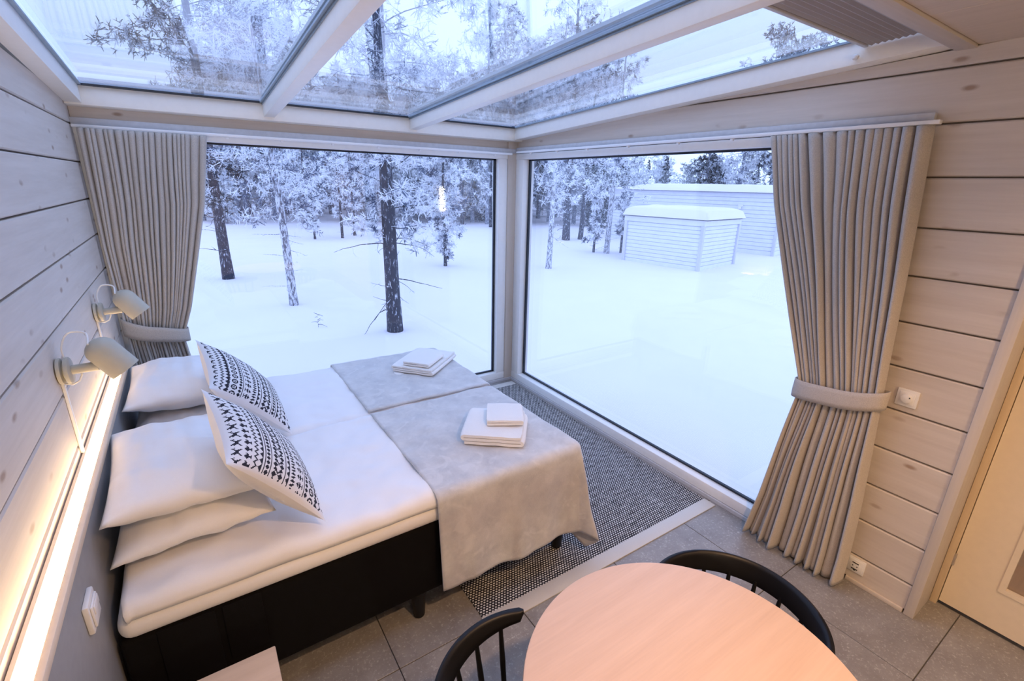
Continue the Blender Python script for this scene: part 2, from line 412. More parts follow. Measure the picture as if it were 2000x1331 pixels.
# pleated blind under the right roof pane
bl = thing('roof_blind', 'grey pleated blind folded back under the right roof pane', 'blind', (2.04, .95, 2.5))
n = 9
bm_ = MB()
pz = []
for k in range(2 * n + 1): pz.append((.86 + .21 * k / (2 * n), 2.336 - (.006 if k % 2 else 0)))
vs = []
for (y, z) in pz: vs += [(1.598, y, z + S(y)), (2.478, y, z + S(y))]
bm_.add(vs, [(2 * k, 2 * k + 1, 2 * k + 3, 2 * k + 2) for k in range(2 * n)])
bm_.build('pleated_fabric', 'blind', bl, solid=.004)
slope_box(1.598, 2.478, 1.07, 1.086, 2.325, 2.345).build('bottom_bar', 'strip', bl, bevel=.003)
slope_box(1.598, 2.478, .845, .86, 2.325, 2.345).build('head_bar', 'strip', bl, bevel=.003)
for k, y in enumerate((1.105,)):
    MB().lathe([(.0, .0), (.012, .0), (.014, .006), (.010, .014), (0.002, .016)], (2.47, y, 2.30 + S(y)), (-.4, 0, -1), 16).build('cord_button', 'plastic', bl, smooth='auto')

# ------------------------------------------------------------------ windows
GY, GX = 3.862, 2.632
def window_back():
    w = struct(B(XL + .06, 2.385, GY, GY + .024, .075, 2.135).build('window_1', 'glass'))
    B(XL, 2.53, YB - .012, YB + .10, .022, .092).build('bottom_frame', 'white', w, bevel=.003)
    B(XL, 2.53, YB - .012, YB + .10, 2.118, 2.165).build('top_frame', 'white', w, bevel=.003)
    B(2.378, 2.466, YB - .012, YB + .10, .092, 2.118).build('jamb', 'white', w, bevel=.003)
    B(XL, XL + .07, YB - .012, YB + .10, .092, 2.118).build('jamb', 'white', w, bevel=.003)
    B(2.360, 2.378, GY - .02, GY - .002, .092, 2.118).build('seal', 'seal', w)
    B(XL + .07, 2.378, GY - .02, GY - .002, .092, .106).build('seal', 'seal', w)
    B(XL + .07, 2.378, GY - .02, GY - .002, 2.106, 2.118).build('seal', 'seal', w)
def window_right():
    w = struct(B(GX, GX + .024, WR0 - .03, 3.665, .075, 2.135).build('window_2', 'glass'))
    B(XR - .02, XR + .10, WR0 - .05, 3.78, .022, .088).build('bottom_frame', 'white', w, bevel=.003)
    B(XR - .02, XR + .10, WR0 - .05, 3.78, 2.118, 2.165).build('top_frame', 'white', w, bevel=.003)
    B(XR - .02, XR + .10, 3.665, 3.775, .088, 2.118).build('jamb', 'white', w, bevel=.003)
    B(XR - .02, XR + .10, WR0 - .05, WR0, .088, 2.118).build('jamb', 'white', w, bevel=.003)
    B(GX - .02, GX - .002, 3.645, 3.665, .088, 2.118).build('seal', 'seal', w)
    B(GX - .02, GX - .002, WR0, 3.665, .088, .102).build('seal', 'seal', w)
    B(GX - .02, GX - .002, WR0, 3.665, 2.106, 2.118).build('seal', 'seal', w)
window_back(); window_right()
struct(B(2.468, XR + .03, 3.777, YB + .10, .0, 2.27).build('trim_8', 'log_z', bevel=.003))
# grey mounting boards above the curtain rails
struct(B(XL, XR - .03, YB - .035, YB - .008, 2.166, 2.205).build('trim_9', 'strip', bevel=.002))
struct(B(XR - .03, XR - .003, .80, YB - .036, 2.182, 2.214).build('trim_10', 'strip', bevel=.002))

# ------------------------------------------------------------------ door and its casing
struct(B(XR - .012, XR + .235, .365, .404, 0, 2.16).build('trim_11', 'log_z', bevel=.003))
dr = struct(empty('door_1', (2.78, -.13, 0)))
struct(B(2.765, 2.86, .338, .364, 0, 2.12).build('trim_12', 'frame_wood', bevel=.002))
# leaf with a tall glass light
dl = MB(); dy0, dy1, gy0, gy1, gz0, gz1 = -.58, .335, -.40, .168, .22, 1.92
dl.box(2.782, 2.822, gy1, dy1, .02, 2.10); dl.box(2.782, 2.822, dy0, gy0, .02, 2.10); dl.box(2.782, 2.822, gy0, gy1, .02, gz0); dl.box(2.782, 2.822, gy0, gy1, gz1, 2.10)
leaf = dl.build('door_leaf', 'door', dr)
bd = MB()
for a in ((gy0 - .004, gy0 + .018, gz0 + .018, gz1 - .018), (gy1 - .018, gy1 + .004, gz0 + .018, gz1 - .018), (gy0 - .004, gy1 + .004, gz0 - .004, gz0 + .018), (gy0 - .004, gy1 + .004, gz1 - .018, gz1 + .004)): bd.box(2.776, 2.80, *a)
bd.build('glazing_bead', 'door', leaf)
B(2.80, 2.806, gy0, gy1, gz0, gz1).build('glass_pane', 'glass', leaf)
B(2.773, 2.783, .329, .345, .235, .30).build('hinge', 'steel', leaf, bevel=.002); B(2.773, 2.783, .329, .345, 1.78, 1.845).build('hinge', 'steel', leaf, bevel=.002)
MB().tube([(2.782, -.50, 1.02), (2.735, -.50, 1.02), (2.73, -.38, 1.02)], .009, 10).build('door_handle', 'steel', leaf, smooth='auto')
struct(B(2.75, 3.6, -.68, -.60, 0, 2.44).build('wall_porch', 'log_x'))
struct(B(3.5, 3.6, -.6, .45, -.4, 2.44).build('wall_porch_end', 'log_y'))
struct(B(2.79, 3.6, .41, .47, -.4, 2.44).build('wall_porch_side', 'log_x'))
struct(B(2.87, 3.6, -.6, .41, -.06, -.01).build('floor_porch', 'oak_light'))

# ------------------------------------------------------------------ curtain rails and curtains
ra = thing('curtain_rail', 'slim white curtain rail along the top of the back window', 'curtain rail', (1.0, 3.73, 2.166))
B(XL + .005, 2.47, 3.715, 3.745, 2.150, 2.166).build('track', 'rail', ra, bevel=.003)
rb = thing('curtain_rail', 'slim white curtain rail along the top of the right-hand window', 'curtain rail', (2.51, 2.2, 2.166))
B(2.495, 2.525, .765, 3.70, 2.165, 2.181).build('track', 'rail', rb, bevel=.003)
for x in (.3, .62, .95, 1.28, 1.61, 1.95, 2.3): B(x - .008, x + .008, 3.722, 3.738, 2.138, 2.151).build('glider', 'rail', ra, bevel=.002)
for y in (3.5, 3.15, 2.8, 2.4, 2.0, 1.65): B(2.502, 2.518, y - .008, y + .008, 2.153, 2.166).build('glider', 'rail', rb, bevel=.002)

def interp(tab, z):
    if z >= tab[0][0]: return tab[0][1]
    for (a, va), (b, vb) in zip(tab, tab[1:]):
        if z >= b:
            t = (a - z) / (a - b); return va + (vb - va) * t
    return tab[-1][1]
def curtain(nm, label, edge0, edge1, depth, amp, place, npl, seed, ztop, zbot, tie, base):
    """edge0/edge1: tables (z, coordinate) of both edges; depth: table of the mean distance from the wall"""
    root = thing(nm, label, 'curtain', base)
    rng = random.Random(seed)
    ph = [0]
    for k in range(npl): ph.append(ph[-1] + rng.uniform(.55, 1.6))
    ph = [p / ph[-1] for p in ph]; am = [rng.uniform(.55, 1.25) for _ in range(npl + 1)]; lag = [rng.uniform(-.25, .25) for _ in range(npl + 1)]
    nu = npl * 14 + 1; nz = 80
    def fn(u, t):
        z = ztop + (zbot - ztop) * t
        k = min(npl - 1, max(i for i in range(npl) if ph[i] <= u + 1e-9)); f = (u - ph[k]) / (ph[k + 1] - ph[k])
        a = interp(edge0, z); b = interp(edge1, z); w = abs(b - a) / npl
        A = interp(amp, z) * (am[k] * (1 - f) + am[k + 1] * f)
        big = 1 + .45 * N3(u * 5.5 + seed, z * .7, 3.1)
        s = 2 * math.sqrt(math.sin(math.pi * f) ** 2 + .03) / 1.015 - 1.1; A *= 1 - (.75 * t * t if k % 2 else -.25 * t * t); c = a + (b - a) * u
        c += w * (-.10 * math.sin(2 * math.pi * f) + lag[k] * math.sin(math.pi * f) * (.35 + .65 * t)) * (1 if b > a else -1)
        c += w * .9 * N3(u * 4 + 9, z * 1.1, seed) * min(1, u * 8) * min(1, (1 - u) * 8)
        d = interp(depth, z) + A * s * big + .012 * N3(u * 6, z * 1.4, seed)
        return place(c, d, z)
    m = MB().grid(fn, nu, nz); o = m.build('cloth', 'curtain', root, smooth=True, solid=.004)
    # tieback band
    (z0a, z0b), (z1a, z1b), e0, e1, dmid, dhalf = tie
    n_ = 48; vs = []
    for k in range(n_ + 1):
        a = 2 * math.pi * k / n_; u = .5 - .5 * math.cos(a); sg = math.sin(a)
        cc = e0 + (e1 - e0) * (.5 - .5 * math.copysign(abs(math.cos(a)) ** .8, math.cos(a)))
        dd = dmid + dhalf * math.copysign(abs(sg) ** .75, sg)
        zt = z0a + (z1a - z0a) * u - .012 * math.sin(math.pi * u); zb = z0b + (z1b - z0b) * u - .012 * math.sin(math.pi * u)
        for q in range(5): z = zb + (zt - zb) * q / 4; vs.append(place(cc, dd + .003 * math.sin(q * 1.2), z))
    fs = [(5 * k + q, 5 * k + 5 + q, 5 * k + 6 + q, 5 * k + 1 + q) for k in range(n_) for q in range(4)]
    MB().add(vs, fs).build('tieback', 'curtain', root, smooth=True, solid=.006)
    p = place(e1 if abs(e1 - (XL if nm else 0)) < 9 else e1, 0.004, z1a - .03)
    return root
# right curtain: coordinate = y, depth measured from the log wall towards the room
curtain('curtain', 'beige linen curtain tied back against the log wall by the right window',
        [(2.165, 1.435), (1.84, 1.345), (1.47, 1.215), (1.15, 1.10), (1.0, 1.045), (.92, 1.035), (.64, 1.065), (.30, 1.10), (.02, 1.145)],
        [(2.165, .785), (1.86, .762), (1.57, .737), (1.25, .712), (1.05, .695), (.81, .68), (.48, .66), (.17, .648), (.02, .648)],
        [(2.165, .062), (1.3, .085), (1.0, .09), (.6, .10), (.02, .105)], [(2.165, .020), (1.9, .030), (1.3, .032), (1.0, .022), (.7, .034), (.02, .042)],
        lambda c, d, z: (XR - d, c, z), 17, 4, 2.163, .018, ((1.0, .905), (1.065, .98), 1.062, .672, .09, .058), (2.5, .95, 0))
curtain('curtain', 'beige linen curtain tied back at the headboard end of the back window',
        [(2.15, -.425), (1.5, -.43), (1.0, -.415), (.6, -.40), (.02, -.40)],
        [(2.15, .190), (1.74, .118), (1.42, .034), (1.09, -.055), (.955, -.105), (.88, -.125), (.645, -.10), (.02, -.06)],
        [(2.15, .075), (1.3, .10), (1.0, .10), (.02, .11)], [(2.15, .020), (1.9, .030), (1.3, .032), (1.0, .022), (.7, .034), (.02, .04)],
        lambda c, d, z: (c, YB - .012 - d, z), 21, 9, 2.148, .018, ((1.065, .955), (.955, .872), -.428, -.095, .10, .066), (-.15, 3.7, 0))

# ------------------------------------------------------------------ headboard with light strip
hb = thing('headboard', 'long grey headboard panel against the left wall with glowing strip on top', 'headboard', (-.41, 2.0, 0))
B(-.444, -.386, .45, 3.34, .02, .918).build('panel', 'head', hb, bevel=.002)
B(-.400, -.384, .45, 3.345, .900, .926).build('edge_strip', 'head_top', hb, bevel=.002)
B(-.446, -.436, .45, 3.345, .900, .930).build('back_strip', 'head_top', hb, bevel=.001)
B(-.435, -.401, .46, 3.33, .917, .924).build('light_strip', 'led', hb)
so = thing('headboard_socket', 'white plastic socket box on the grey headboard near the bedside stool', 'socket', (-.375, 1.46, .77))
B(-.386, -.372, 1.415, 1.505, .725, .815).build('housing', 'plastic', so, bevel=.004)
B(-.372, -.366, 1.425, 1.495, .737, .803).build('cover', 'plastic', so, bevel=.003)
B(-.366, -.363, 1.432, 1.488, .772, .799).build('flap', 'plastic', so, bevel=.002)

# ------------------------------------------------------------------ wall reading lamps
def wall_lamp(y, label, dy):
    r = thing('wall_lamp', label, 'lamp', (XL, y, 1.25))
    MB().lathe([(.0, 0), (.030, 0), (.046, .004), (.046, .014), (.030, .018), (.030, .022), (.047, .024), (.047, .034), (.042, .038), (0, .038)], (XL, y, 1.25), (1, 0, 0), 36).build('wall_plate', 'lamp', r, smooth='auto')
    MB().tube([(XL + .036, y, 1.25), (XL + .11, y, 1.252)], .0165, 20).build('arm', 'lamp', r, smooth='auto')
    ax = Vector((.56, dy, -.83)).normalized(); c = Vector((XL + .150, y - .005, 1.278))
    R_, L_ = .050, .125
    pr = [(0.001, -L_ / 2 - .018)] + [(R_ * math.sin(a), -L_ / 2 + .028 - .046 * math.cos(a)) for a in [math.pi / 2 * k / 8 for k in range(1, 9)]] + [(R_, L_ / 2), (R_ - .003, L_ / 2), (R_ - .003, -L_ / 2 + .03), (.002, -L_ / 2 + .02)]
    hd = MB().lathe(pr, c, ax, 40).build('lamp_head', 'lamp', r, smooth='auto')
    MB().lathe([(.001, -.03), (.016, -.03), (.018, .0), (.026, .02), (.026, .035), (.012, .052), (.001, .056)], c, ax, 20).build('bulb', 'plastic', hd, smooth='auto')
    cap = c - ax * (L_ / 2 - .01) + Vector((-.02, -.03, .02))
    pts = []
    P = [Vector((XL + .03, y + .0, 1.275)), Vector((XL + .025, y + .012, 1.33)), Vector((XL + .05, y + .02, 1.378)), Vector((XL + .095, y + .015, 1.372)), cap]
    for i in range(len(P) - 1):
        p0, p1, p2, p3 = P[max(i - 1, 0)], P[i], P[i + 1], P[min(i + 2, len(P) - 1)]
        for q in range(8):
            t = q / 8; pts.append(.5 * ((2 * p1) + (p2 - p0) * t + (2 * p0 - 5 * p1 + 4 * p2 - p3) * t * t + (3 * p1 - p0 - 3 * p2 + p3) * t ** 3))
    pts.append(P[-1]); MB().tube(pts, .0034, 8).build('cable', 'cable', r, smooth=True)
    MB().tube([(XL + .012, y, 1.203), (XL + .03, y, 1.196), (XL + .05, y + .003, 1.205), (XL + .06, y + .003, 1.225), (XL + .062, y, 1.24)], .0034, 8).build('cable', 'cable', r, smooth=True)
    B(XL + .0005, XL + .010, y - .008, y + .008, .932, 1.206).build('cable_cover', 'cable', r, bevel=.002)
wall_lamp(2.137, 'beige wall reading lamp nearer the camera, above the near bed pillows', -.12)
wall_lamp(3.05, 'beige wall reading lamp farther away, beside the left curtain', -.10)

# ------------------------------------------------------------------ beds
BY = [(1.57, 2.425), (2.435, 3.29)]; BX0, BX1 = -.375, 1.49
ZB0, ZB1, ZM, ZT = .165, .522, .610, .668
def bed(i, label):
    y0, y1 = BY[i]; r = thing('bed', label, 'bed', ((BX0 + BX1) / 2, (y0 + y1) / 2, 0), group='twin beds pushed together')
    bs = B(BX0, BX1, y0, y1, ZB0, ZB1).build('base', 'black_fabric', r, bevel=.018, seg=3)
    if i == 0:   # stitched side pocket
        B(-.10, .02, y0 - .006, y0 + .004, .29, .52).build('side_pocket', 'black_fabric', bs, bevel=.003)
        B(-.28, -.12, y0 - .006, y0 + .004, .25, .52).build('side_pocket', 'black_fabric', bs, bevel=.003)
    for x in (BX0 + .10, .62, BX1 - .06):
        for y in (y0 + .06, y1 - .06):
            MB().lathe([(.022, 0), (.026, .006), (.036, ZB0 - .01), (.036, ZB0 + .01)], (x, y, .0085 if (x > .85) else 0.0005), (0, 0, 1), 20).build('leg', 'black_wood', r, smooth='auto')
    m = B(BX0 + .005, BX1 - .005, y0 - (.010 if i == 0 else -.004), y1 - .004, ZB1 - .003, ZM).build('mattress', 'linen', r, bevel=.040, seg=5)
    return r
bed(0, 'black box-spring bed nearer the camera with stitched side pockets')
bed(1, 'black box-spring bed on the far side by the back window')

def drape(x0, x1, y0, y1, z, ov, r, step=.02, amp=.006, seed=0, flare=.10, hem=0.0, wfreq=9.0, zmin=None):
    """cloth over a box top; ov = overhang (x-, x+, y-, y+)"""
    a0, a1 = x0 - ov[0], x1 + ov[1]; b0, b1 = y0 - ov[2], y1 + ov[3]
    nu = int((a1 - a0) / step) + 2; nv = int((b1 - b0) / step) + 2
    def fn(u, v):
        s = a0 + (a1 - a0) * u; t = b0 + (b1 - b0) * v
        ex = max(x0 - s, 0, s - x1); ey = max(y0 - t, 0, t - y1)
        sx = -1 if s < x0 else 1; sy = -1 if t < y0 else 1
        cx = min(max(s, x0), x1); cy = min(max(t, y0), y1)
        d = math.hypot(ex, ey)
        top = amp * (N3(s * 5, t * 5, seed) + .6 * N3(s * 13, t * 13, seed + 7))
        if d < 1e-6: return (cx, cy, z + top)
        ux, uy = ex / d, ey / d
        corner = 4 * (ux * uy) ** 2
        if d < r * math.pi / 2:
            an = d / r; out = r * math.sin(an); dn = r * (1 - math.cos(an))
        else:
            h = d - r * math.pi / 2; out = r + h * flare * (1 + 1.2 * corner); dn = r + h
        w = max(0, d - r) / max(.05, max(ov))
        along = s if ey > ex else t
        rip = w * (.022 * N3(along * wfreq, 3.3, seed) + .012 * math.sin(along * wfreq * 2.2 + seed)) * (1 if hem else .35)
        fold = w * corner * .13 * math.sin(6 * math.atan2(ey, ex) + .7)
        out += rip + fold + w * .006 * math.sin(along * 31 + 2 * N3(along * 4, 1.7, seed)) * (1 if hem else 0)
        dn += hem * w * N3(along * 3.1, 8.8, seed) * .5
        zz = z - dn + top * (1 - min(1, w * 2))
        if zmin is not None: zz = max(zz, zmin)
        return (cx + sx * ux * out, cy + sy * uy * out, zz)
    return MB().grid(fn, nu, nv)
def duvet(i, label):
    y0, y1 = BY[i]
    o = drape(BX0 + .05, BX1 - .04, y0 + .035, y1 - .035, ZT - .008, (.02, .05, .078, .05), .040, .016, .012, 3 + i * 5, .02, 0, 6).build('duvet', 'linen', None, smooth=True, solid=.012, loc=(.55, (y0 + y1) / 2, ZM))
    tag(o, label, 'duvet', 'white duvets on the beds'); return o
duvet(0, 'white cotton duvet on the bed nearer the camera'); duvet(1, 'white cotton duvet on the far bed by the back window')

# ------------------------------------------------------------------ pillows and cushions
def pillow_mesh(a, b, t, nn=44, seed=0, pinch=.07, wr=.009, power=2.6):
    vs = []; fs = []
    def pt(u, v, sgn):
        x = a * u * (1 - pinch * (1 - v * v) * abs(u) ** 2); y = b * v * (1 - pinch * (1 - u * u) * abs(v) ** 2)
        e = (max(0, 1 - abs(u) ** power) * max(0, 1 - abs(v) ** power)) ** .55
        z = sgn * t * e
        if 0 < e: z += wr * min(1, e * 3) * (N3(x * 9, y * 9, seed + sgn) + .6 * N3(x * 22, y * 6, seed + 5) + .4 * N3(x * 14 + y * 30, y * 9, seed + 11)) * 1.3
        return (x, y, z)
    for sgn in (1, -1):
        k = len(vs)
        for j in range(nn):
            for i in range(nn): vs.append(pt(-1 + 2 * i / (nn - 1), -1 + 2 * j / (nn - 1), sgn))
        for j in range(nn - 1):
            for i in range(nn - 1):
                q = (k + j * nn + i, k + j * nn + i + 1, k + (j + 1) * nn + i + 1, k + (j + 1) * nn + i); fs.append(q if sgn > 0 else q[::-1])
    return vs, fs
def mk(name, vs, fs, mat, M4, merge=True):
    me = bpy.data.meshes.new(name); me.from_pydata(vs, [], fs); me.materials.append(M[mat])
    if merge:
        bm = bmesh.new(); bm.from_mesh(me); bmesh.ops.remove_doubles(bm, verts=bm.verts, dist=1e-5); bmesh.ops.recalc_face_normals(bm, faces=bm.faces); bm.to_mesh(me); bm.free()
    for p in me.polygons: p.use_smooth = True
    o = bpy.data.objects.new(name, me); COL.objects.link(o); o.matrix_world = M4; return o
def frame(c, ex, ey):
    ex = Vector(ex).normalized(); ez = ex.cross(Vector(ey)).normalized(); ey = ez.cross(ex)
    m = Matrix((ex, ey, ez)).transposed().to_4x4(); return Matrix.Translation(c) @ m
def pillow(label, c, ex, ey, a, b, t, seed):
    vs, fs = pillow_mesh(a, b, t, 40, seed); tag(mk('pillow', vs, fs, 'linen', frame(c, ex, ey)), label, 'pillow', 'white bed pillows')
pillow('white pillow lying flat at the bottom of the near pile', (-.135, 1.985, .742), (1, .03, .04), (-.03, 1, 0), .238, .315, .072, 1)
pillow('plump white pillow on top of the near pile, behind the nearer patterned cushion', (-.158, 2.015, .872), (1, .05, -.06), (-.05, 1, .02), .222, .335, .082, 2)
pillow('white pillow lying flat at the bottom of the far pile', (-.135, 2.87, .742), (1, .0, .04), (0, 1, 0), .238, .31, .072, 3)
pillow('plump white pillow on top of the far pile by the left curtain', (-.158, 2.90, .875), (1, .02, -.06), (-.02, 1, 0), .222, .325, .085, 4)

# printed pattern, drawn as a small bitmap of motif rows
NB = 126
def motif_rows():
    T = {
     'deer': ["..##......#..", "...##....##..", "..####..##.#.", "...######....", "....#####....", "....######...", "...##...##...", "..##.....##..", "..#.......#.."],
     'bird': ["...##....", "..####.#.", ".#######.", "..#####..", "...##....", "...##....", "..####..."],
     'tri': ["...#...", "..###..", ".#####.", "#######"],
     'bead': [".##..", "####.", "####.", ".##.."],
     'tree': ["....#....", "...###...", "..#####..", "....#....", ".#######.", "..#####..", "....#....", "....#....", "..#####.."],
     'leaf': ["..##......", ".####..##.", "######.###", ".####.####", "..##..###.", "...#.##...", "....##....", "...#.##...", "..##..###.", ".####.####", "######.###", ".####..##.", "..##......"],
     'zig': ["#.....", "##...#", ".##.##", "..###.", "...#.."],
     'circ': ["...####...", "..######..", ".##....##.", ".##.##.##.", ".##.##.##.", ".##....##.", "..######..", "...####..."],
     'line': ["#"],
     'heart': [".##.##.", "#######", "#######", ".#####.", "..###..", "...#..."],
     'ray': ["#...#...", "##..##..", "##..###.", "###.###.", ".##.##..", "..#..#.."],
    }
    order = ['deer', None, 'bird', None, 'zig', 'tri', None, 'line', 'bead', 'line', None, 'leaf', None, 'line', 'tri', None, 'ray', None, 'tree', None, 'line', 'bead', None, 'circ', None, 'heart', 'zig', None, 'deer', None, 'tree', 'line', None]
    g = np.zeros((NB, NB), np.float32); r = 3; k = 0
    while r < NB - 4:
        o = order[k % len(order)]; k += 1
        if o is None: r += 1; continue
        t = T[o]; h = len(t); w = len(t[0])
        sc_ = 1
        for y in range(h):
            if r + y >= NB - 3: break
            for x in range(3, NB - 3):
                if t[y][(x + k * 3) % w] == '#': g[r + y, x] = 1
        r += h + 1
    return g
PRINT = motif_rows()
def cushion(label, A, Bp, C, t, seed, flip):
    A, Bp, C = Vector(A), Vector(Bp), Vector(C); D = A + C - Bp; c = (A + Bp + C + D) / 4
    ex = (C - Bp); ey = (A - Bp)                         # ex: away from the pillows and down, ey: away from the camera
    a, b = ex.length / 2, ey.length / 2
    F = frame(c, ex, ey); nn = NB + 1
    def pt(u, v, s):
        p = .10
        x = a * u * (1 - p * (1 - v * v) * u * u); y = b * v * (1 - p * (1 - u * u) * v * v)
        e = (max(0, 1 - abs(u) ** 2.4) * max(0, 1 - abs(v) ** 2.4)) ** .6
        return (x, y, s * t * e + .004 * e * N3(x * 12, y * 12, seed))
    vs = [pt(-1 + 2 * i / NB, -1 + 2 * j / NB, 1) for j in range(nn) for i in range(nn)]
    fs = [(j * nn + i, j * nn + i + 1, (j + 1) * nn + i + 1, (j + 1) * nn + i) for j in range(NB) for i in range(NB)]
    root = thing('cushion', label, 'cushion', c, group='patterned cushions')
    root.matrix_world = F
    me = bpy.data.meshes.new('printed_front'); me.from_pydata(vs, [], fs); me.materials.append(M['print'])
    at = me.attributes.new('print', 'FLOAT', 'FACE')
    g = PRINT if not flip else PRINT[::-1, ::-1]
    at.data.foreach_set('value', np.ascontiguousarray(np.array([[g[i, j] for i in range(NB)] for j in range(NB)], np.float32).ravel()))
    for p in me.polygons: p.use_smooth = True
    o = bpy.data.objects.new('printed_front', me); COL.objects.link(o); o.parent = root
    m2 = 40
    vs = [pt(-1 + 2 * i / m2, -1 + 2 * j / m2, -1) for j in range(m2 + 1) for i in range(m2 + 1)]
    fs = [(j * (m2 + 1) + i, (j + 1) * (m2 + 1) + i, (j + 1) * (m2 + 1) + i + 1, j * (m2 + 1) + i + 1) for j in range(m2) for i in range(m2)]
    me = bpy.data.meshes.new('plain_back'); me.from_pydata(vs, [], fs); me.materials.append(M['linen'])
    for p in me.polygons: p.use_smooth = True
    o = bpy.data.objects.new('plain_back', me); COL.objects.link(o); o.parent = root; tag(o, 'plain white cushion back')
cushion('black and white printed cushion nearer the camera, leaning on the near pillows', (-.050, 1.985, 1.155), (-.011, 1.510, 1.078), (.262, 1.593, .695), .078, 1, False)
cushion('black and white printed cushion farther away, leaning on the far pillows', (-.052, 2.735, 1.135), (-.027, 2.265, 1.045), (.281, 2.350, .690), .078, 2, True)

# ------------------------------------------------------------------ throws
th = drape(.69, BX1 - .035, 1.58, 2.39, ZT + .006, (0, .40, .50, .02), .04, .016, .008, 11, .07, .10, 8.5, .02).build('throw_blanket', 'throw', None, smooth=True, solid=.008, loc=(1.1, 2.0, ZT))
tag(th, 'silver grey fleece throw hanging over the side of the near bed', 'blanket')
th = drape(.69, BX1 - .035, 2.46, 3.26, ZT + .006, (0, .30, .02, .20), .04, .018, .007, 17, .05, .06, 8, .02).build('throw_blanket', 'throw', None, smooth=True, solid=.008, loc=(1.1, 2.9, ZT))
tag(th, 'silver grey fleece throw spread over the foot of the far bed', 'blanket')

# ------------------------------------------------------------------ folded towels
def towel(label, corner, u_to, depth, layers, th_, z):
    """corner -> u_to is the front edge that shows the folds; depth runs away from it"""
    p = Vector((*corner, 0)); q = Vector((*u_to, 0)); eu = (q - p).normalized(); L = (q - p).length; ev = Vector((-eu.y, eu.x, 0))
    t = th_ / layers * .5
    path = []                                            # serpentine centre line in (u, z)
    for k in range(layers):
        zz = t + k * 2 * t; n_ = 10
        us = [t * 1.2 + (L - 2.4 * t) * i / n_ for i in range(n_ + 1)]
        if k % 2: us = us[::-1]
        path += [(u, zz + .0035 * N3(u * 14, k, z * 9)) for u in us]
        if k < layers - 1:
            for a in (-60, -30, 0, 30, 60):
                s_ = 1 if k % 2 == 0 else -1; e = us[-1]
                path.append((e + s_ * t * 1.05 * math.cos(math.radians(a)), zz + t + t * math.sin(math.radians(a))))
    hw = t * .76
    up, dn = [], []
    for i, (u, zz) in enumerate(path):
        a = path[max(i - 1, 0)]; b = path[min(i + 1, len(path) - 1)]; d = Vector((b[0] - a[0], b[1] - a[1])).normalized(); nrm = Vector((-d.y, d.x))
        up.append((u + nrm.x * hw, zz + nrm.y * hw)); dn.append((u - nrm.x * hw, zz - nrm.y * hw))
    n_ = len(path); nv = 14; vs = []
    for j in range(nv):
        f = j / (nv - 1); e = min(1, min(f, 1 - f) * 9) ** .5
        for ring in (up, dn[::-1]):
            for (u, zz) in ring:
                cu = L / 2; vs.append(p + eu * (cu + (u - cu) * (.965 + .035 * e)) + ev * (depth * f) + Vector((0, 0, z + zz * (.90 + .10 * e))))
    m = 2 * n_; fs = [(j * m + i, j * m + (i + 1) % m, (j + 1) * m + (i + 1) % m, (j + 1) * m + i) for j in range(nv - 1) for i in range(m)]
    for base, rev in ((0, False), ((nv - 1) * m, True)):
        for i in range(n_ - 1):
            f_ = (base + i, base + i + 1, base + m - 2 - i, base + m - 1 - i); fs.append(f_[::-1] if rev else f_)
    c = p + eu * L / 2 + ev * depth / 2
    o = MB().add(vs, fs).build('folded_towel', 'towel', None, smooth='auto', loc=(c.x, c.y, z))
    tag(o, label, 'towel', 'white folded towels')
zt = ZT + .016
towel('large white folded towel on the near grey throw', (.957, 1.845), (1.20, 1.652), .30, 3, .060, zt)
towel('small white folded towel on the large towel of the near bed', (1.092, 1.845), (1.258, 1.742), .20, 2, .034, zt + .063)
towel('large white folded towel on the far grey throw', (1.005, 2.94), (1.205, 2.705), .40, 3, .045, zt)
towel('small white folded towel on the large towel of the far bed', (1.065, 2.90), (1.195, 2.745), .24, 2, .030, zt + .046)

# ------------------------------------------------------------------ rug
rg = thing('rug', 'black and white woven rug with cream end borders under the bed foot', 'rug', (1.68, 2.55, 0))
B(.855, 2.505, 1.455, 3.62, .0005, .0075).build('woven_field', 'rug', rg)
B(.85, 2.51, 1.375, 1.455, .0005, .008).build('end_border', 'rug_edge', rg, bevel=.002); B(.85, 2.51, 3.62, 3.70, .0005, .008).build('end_border', 'rug_edge', rg, bevel=.002)

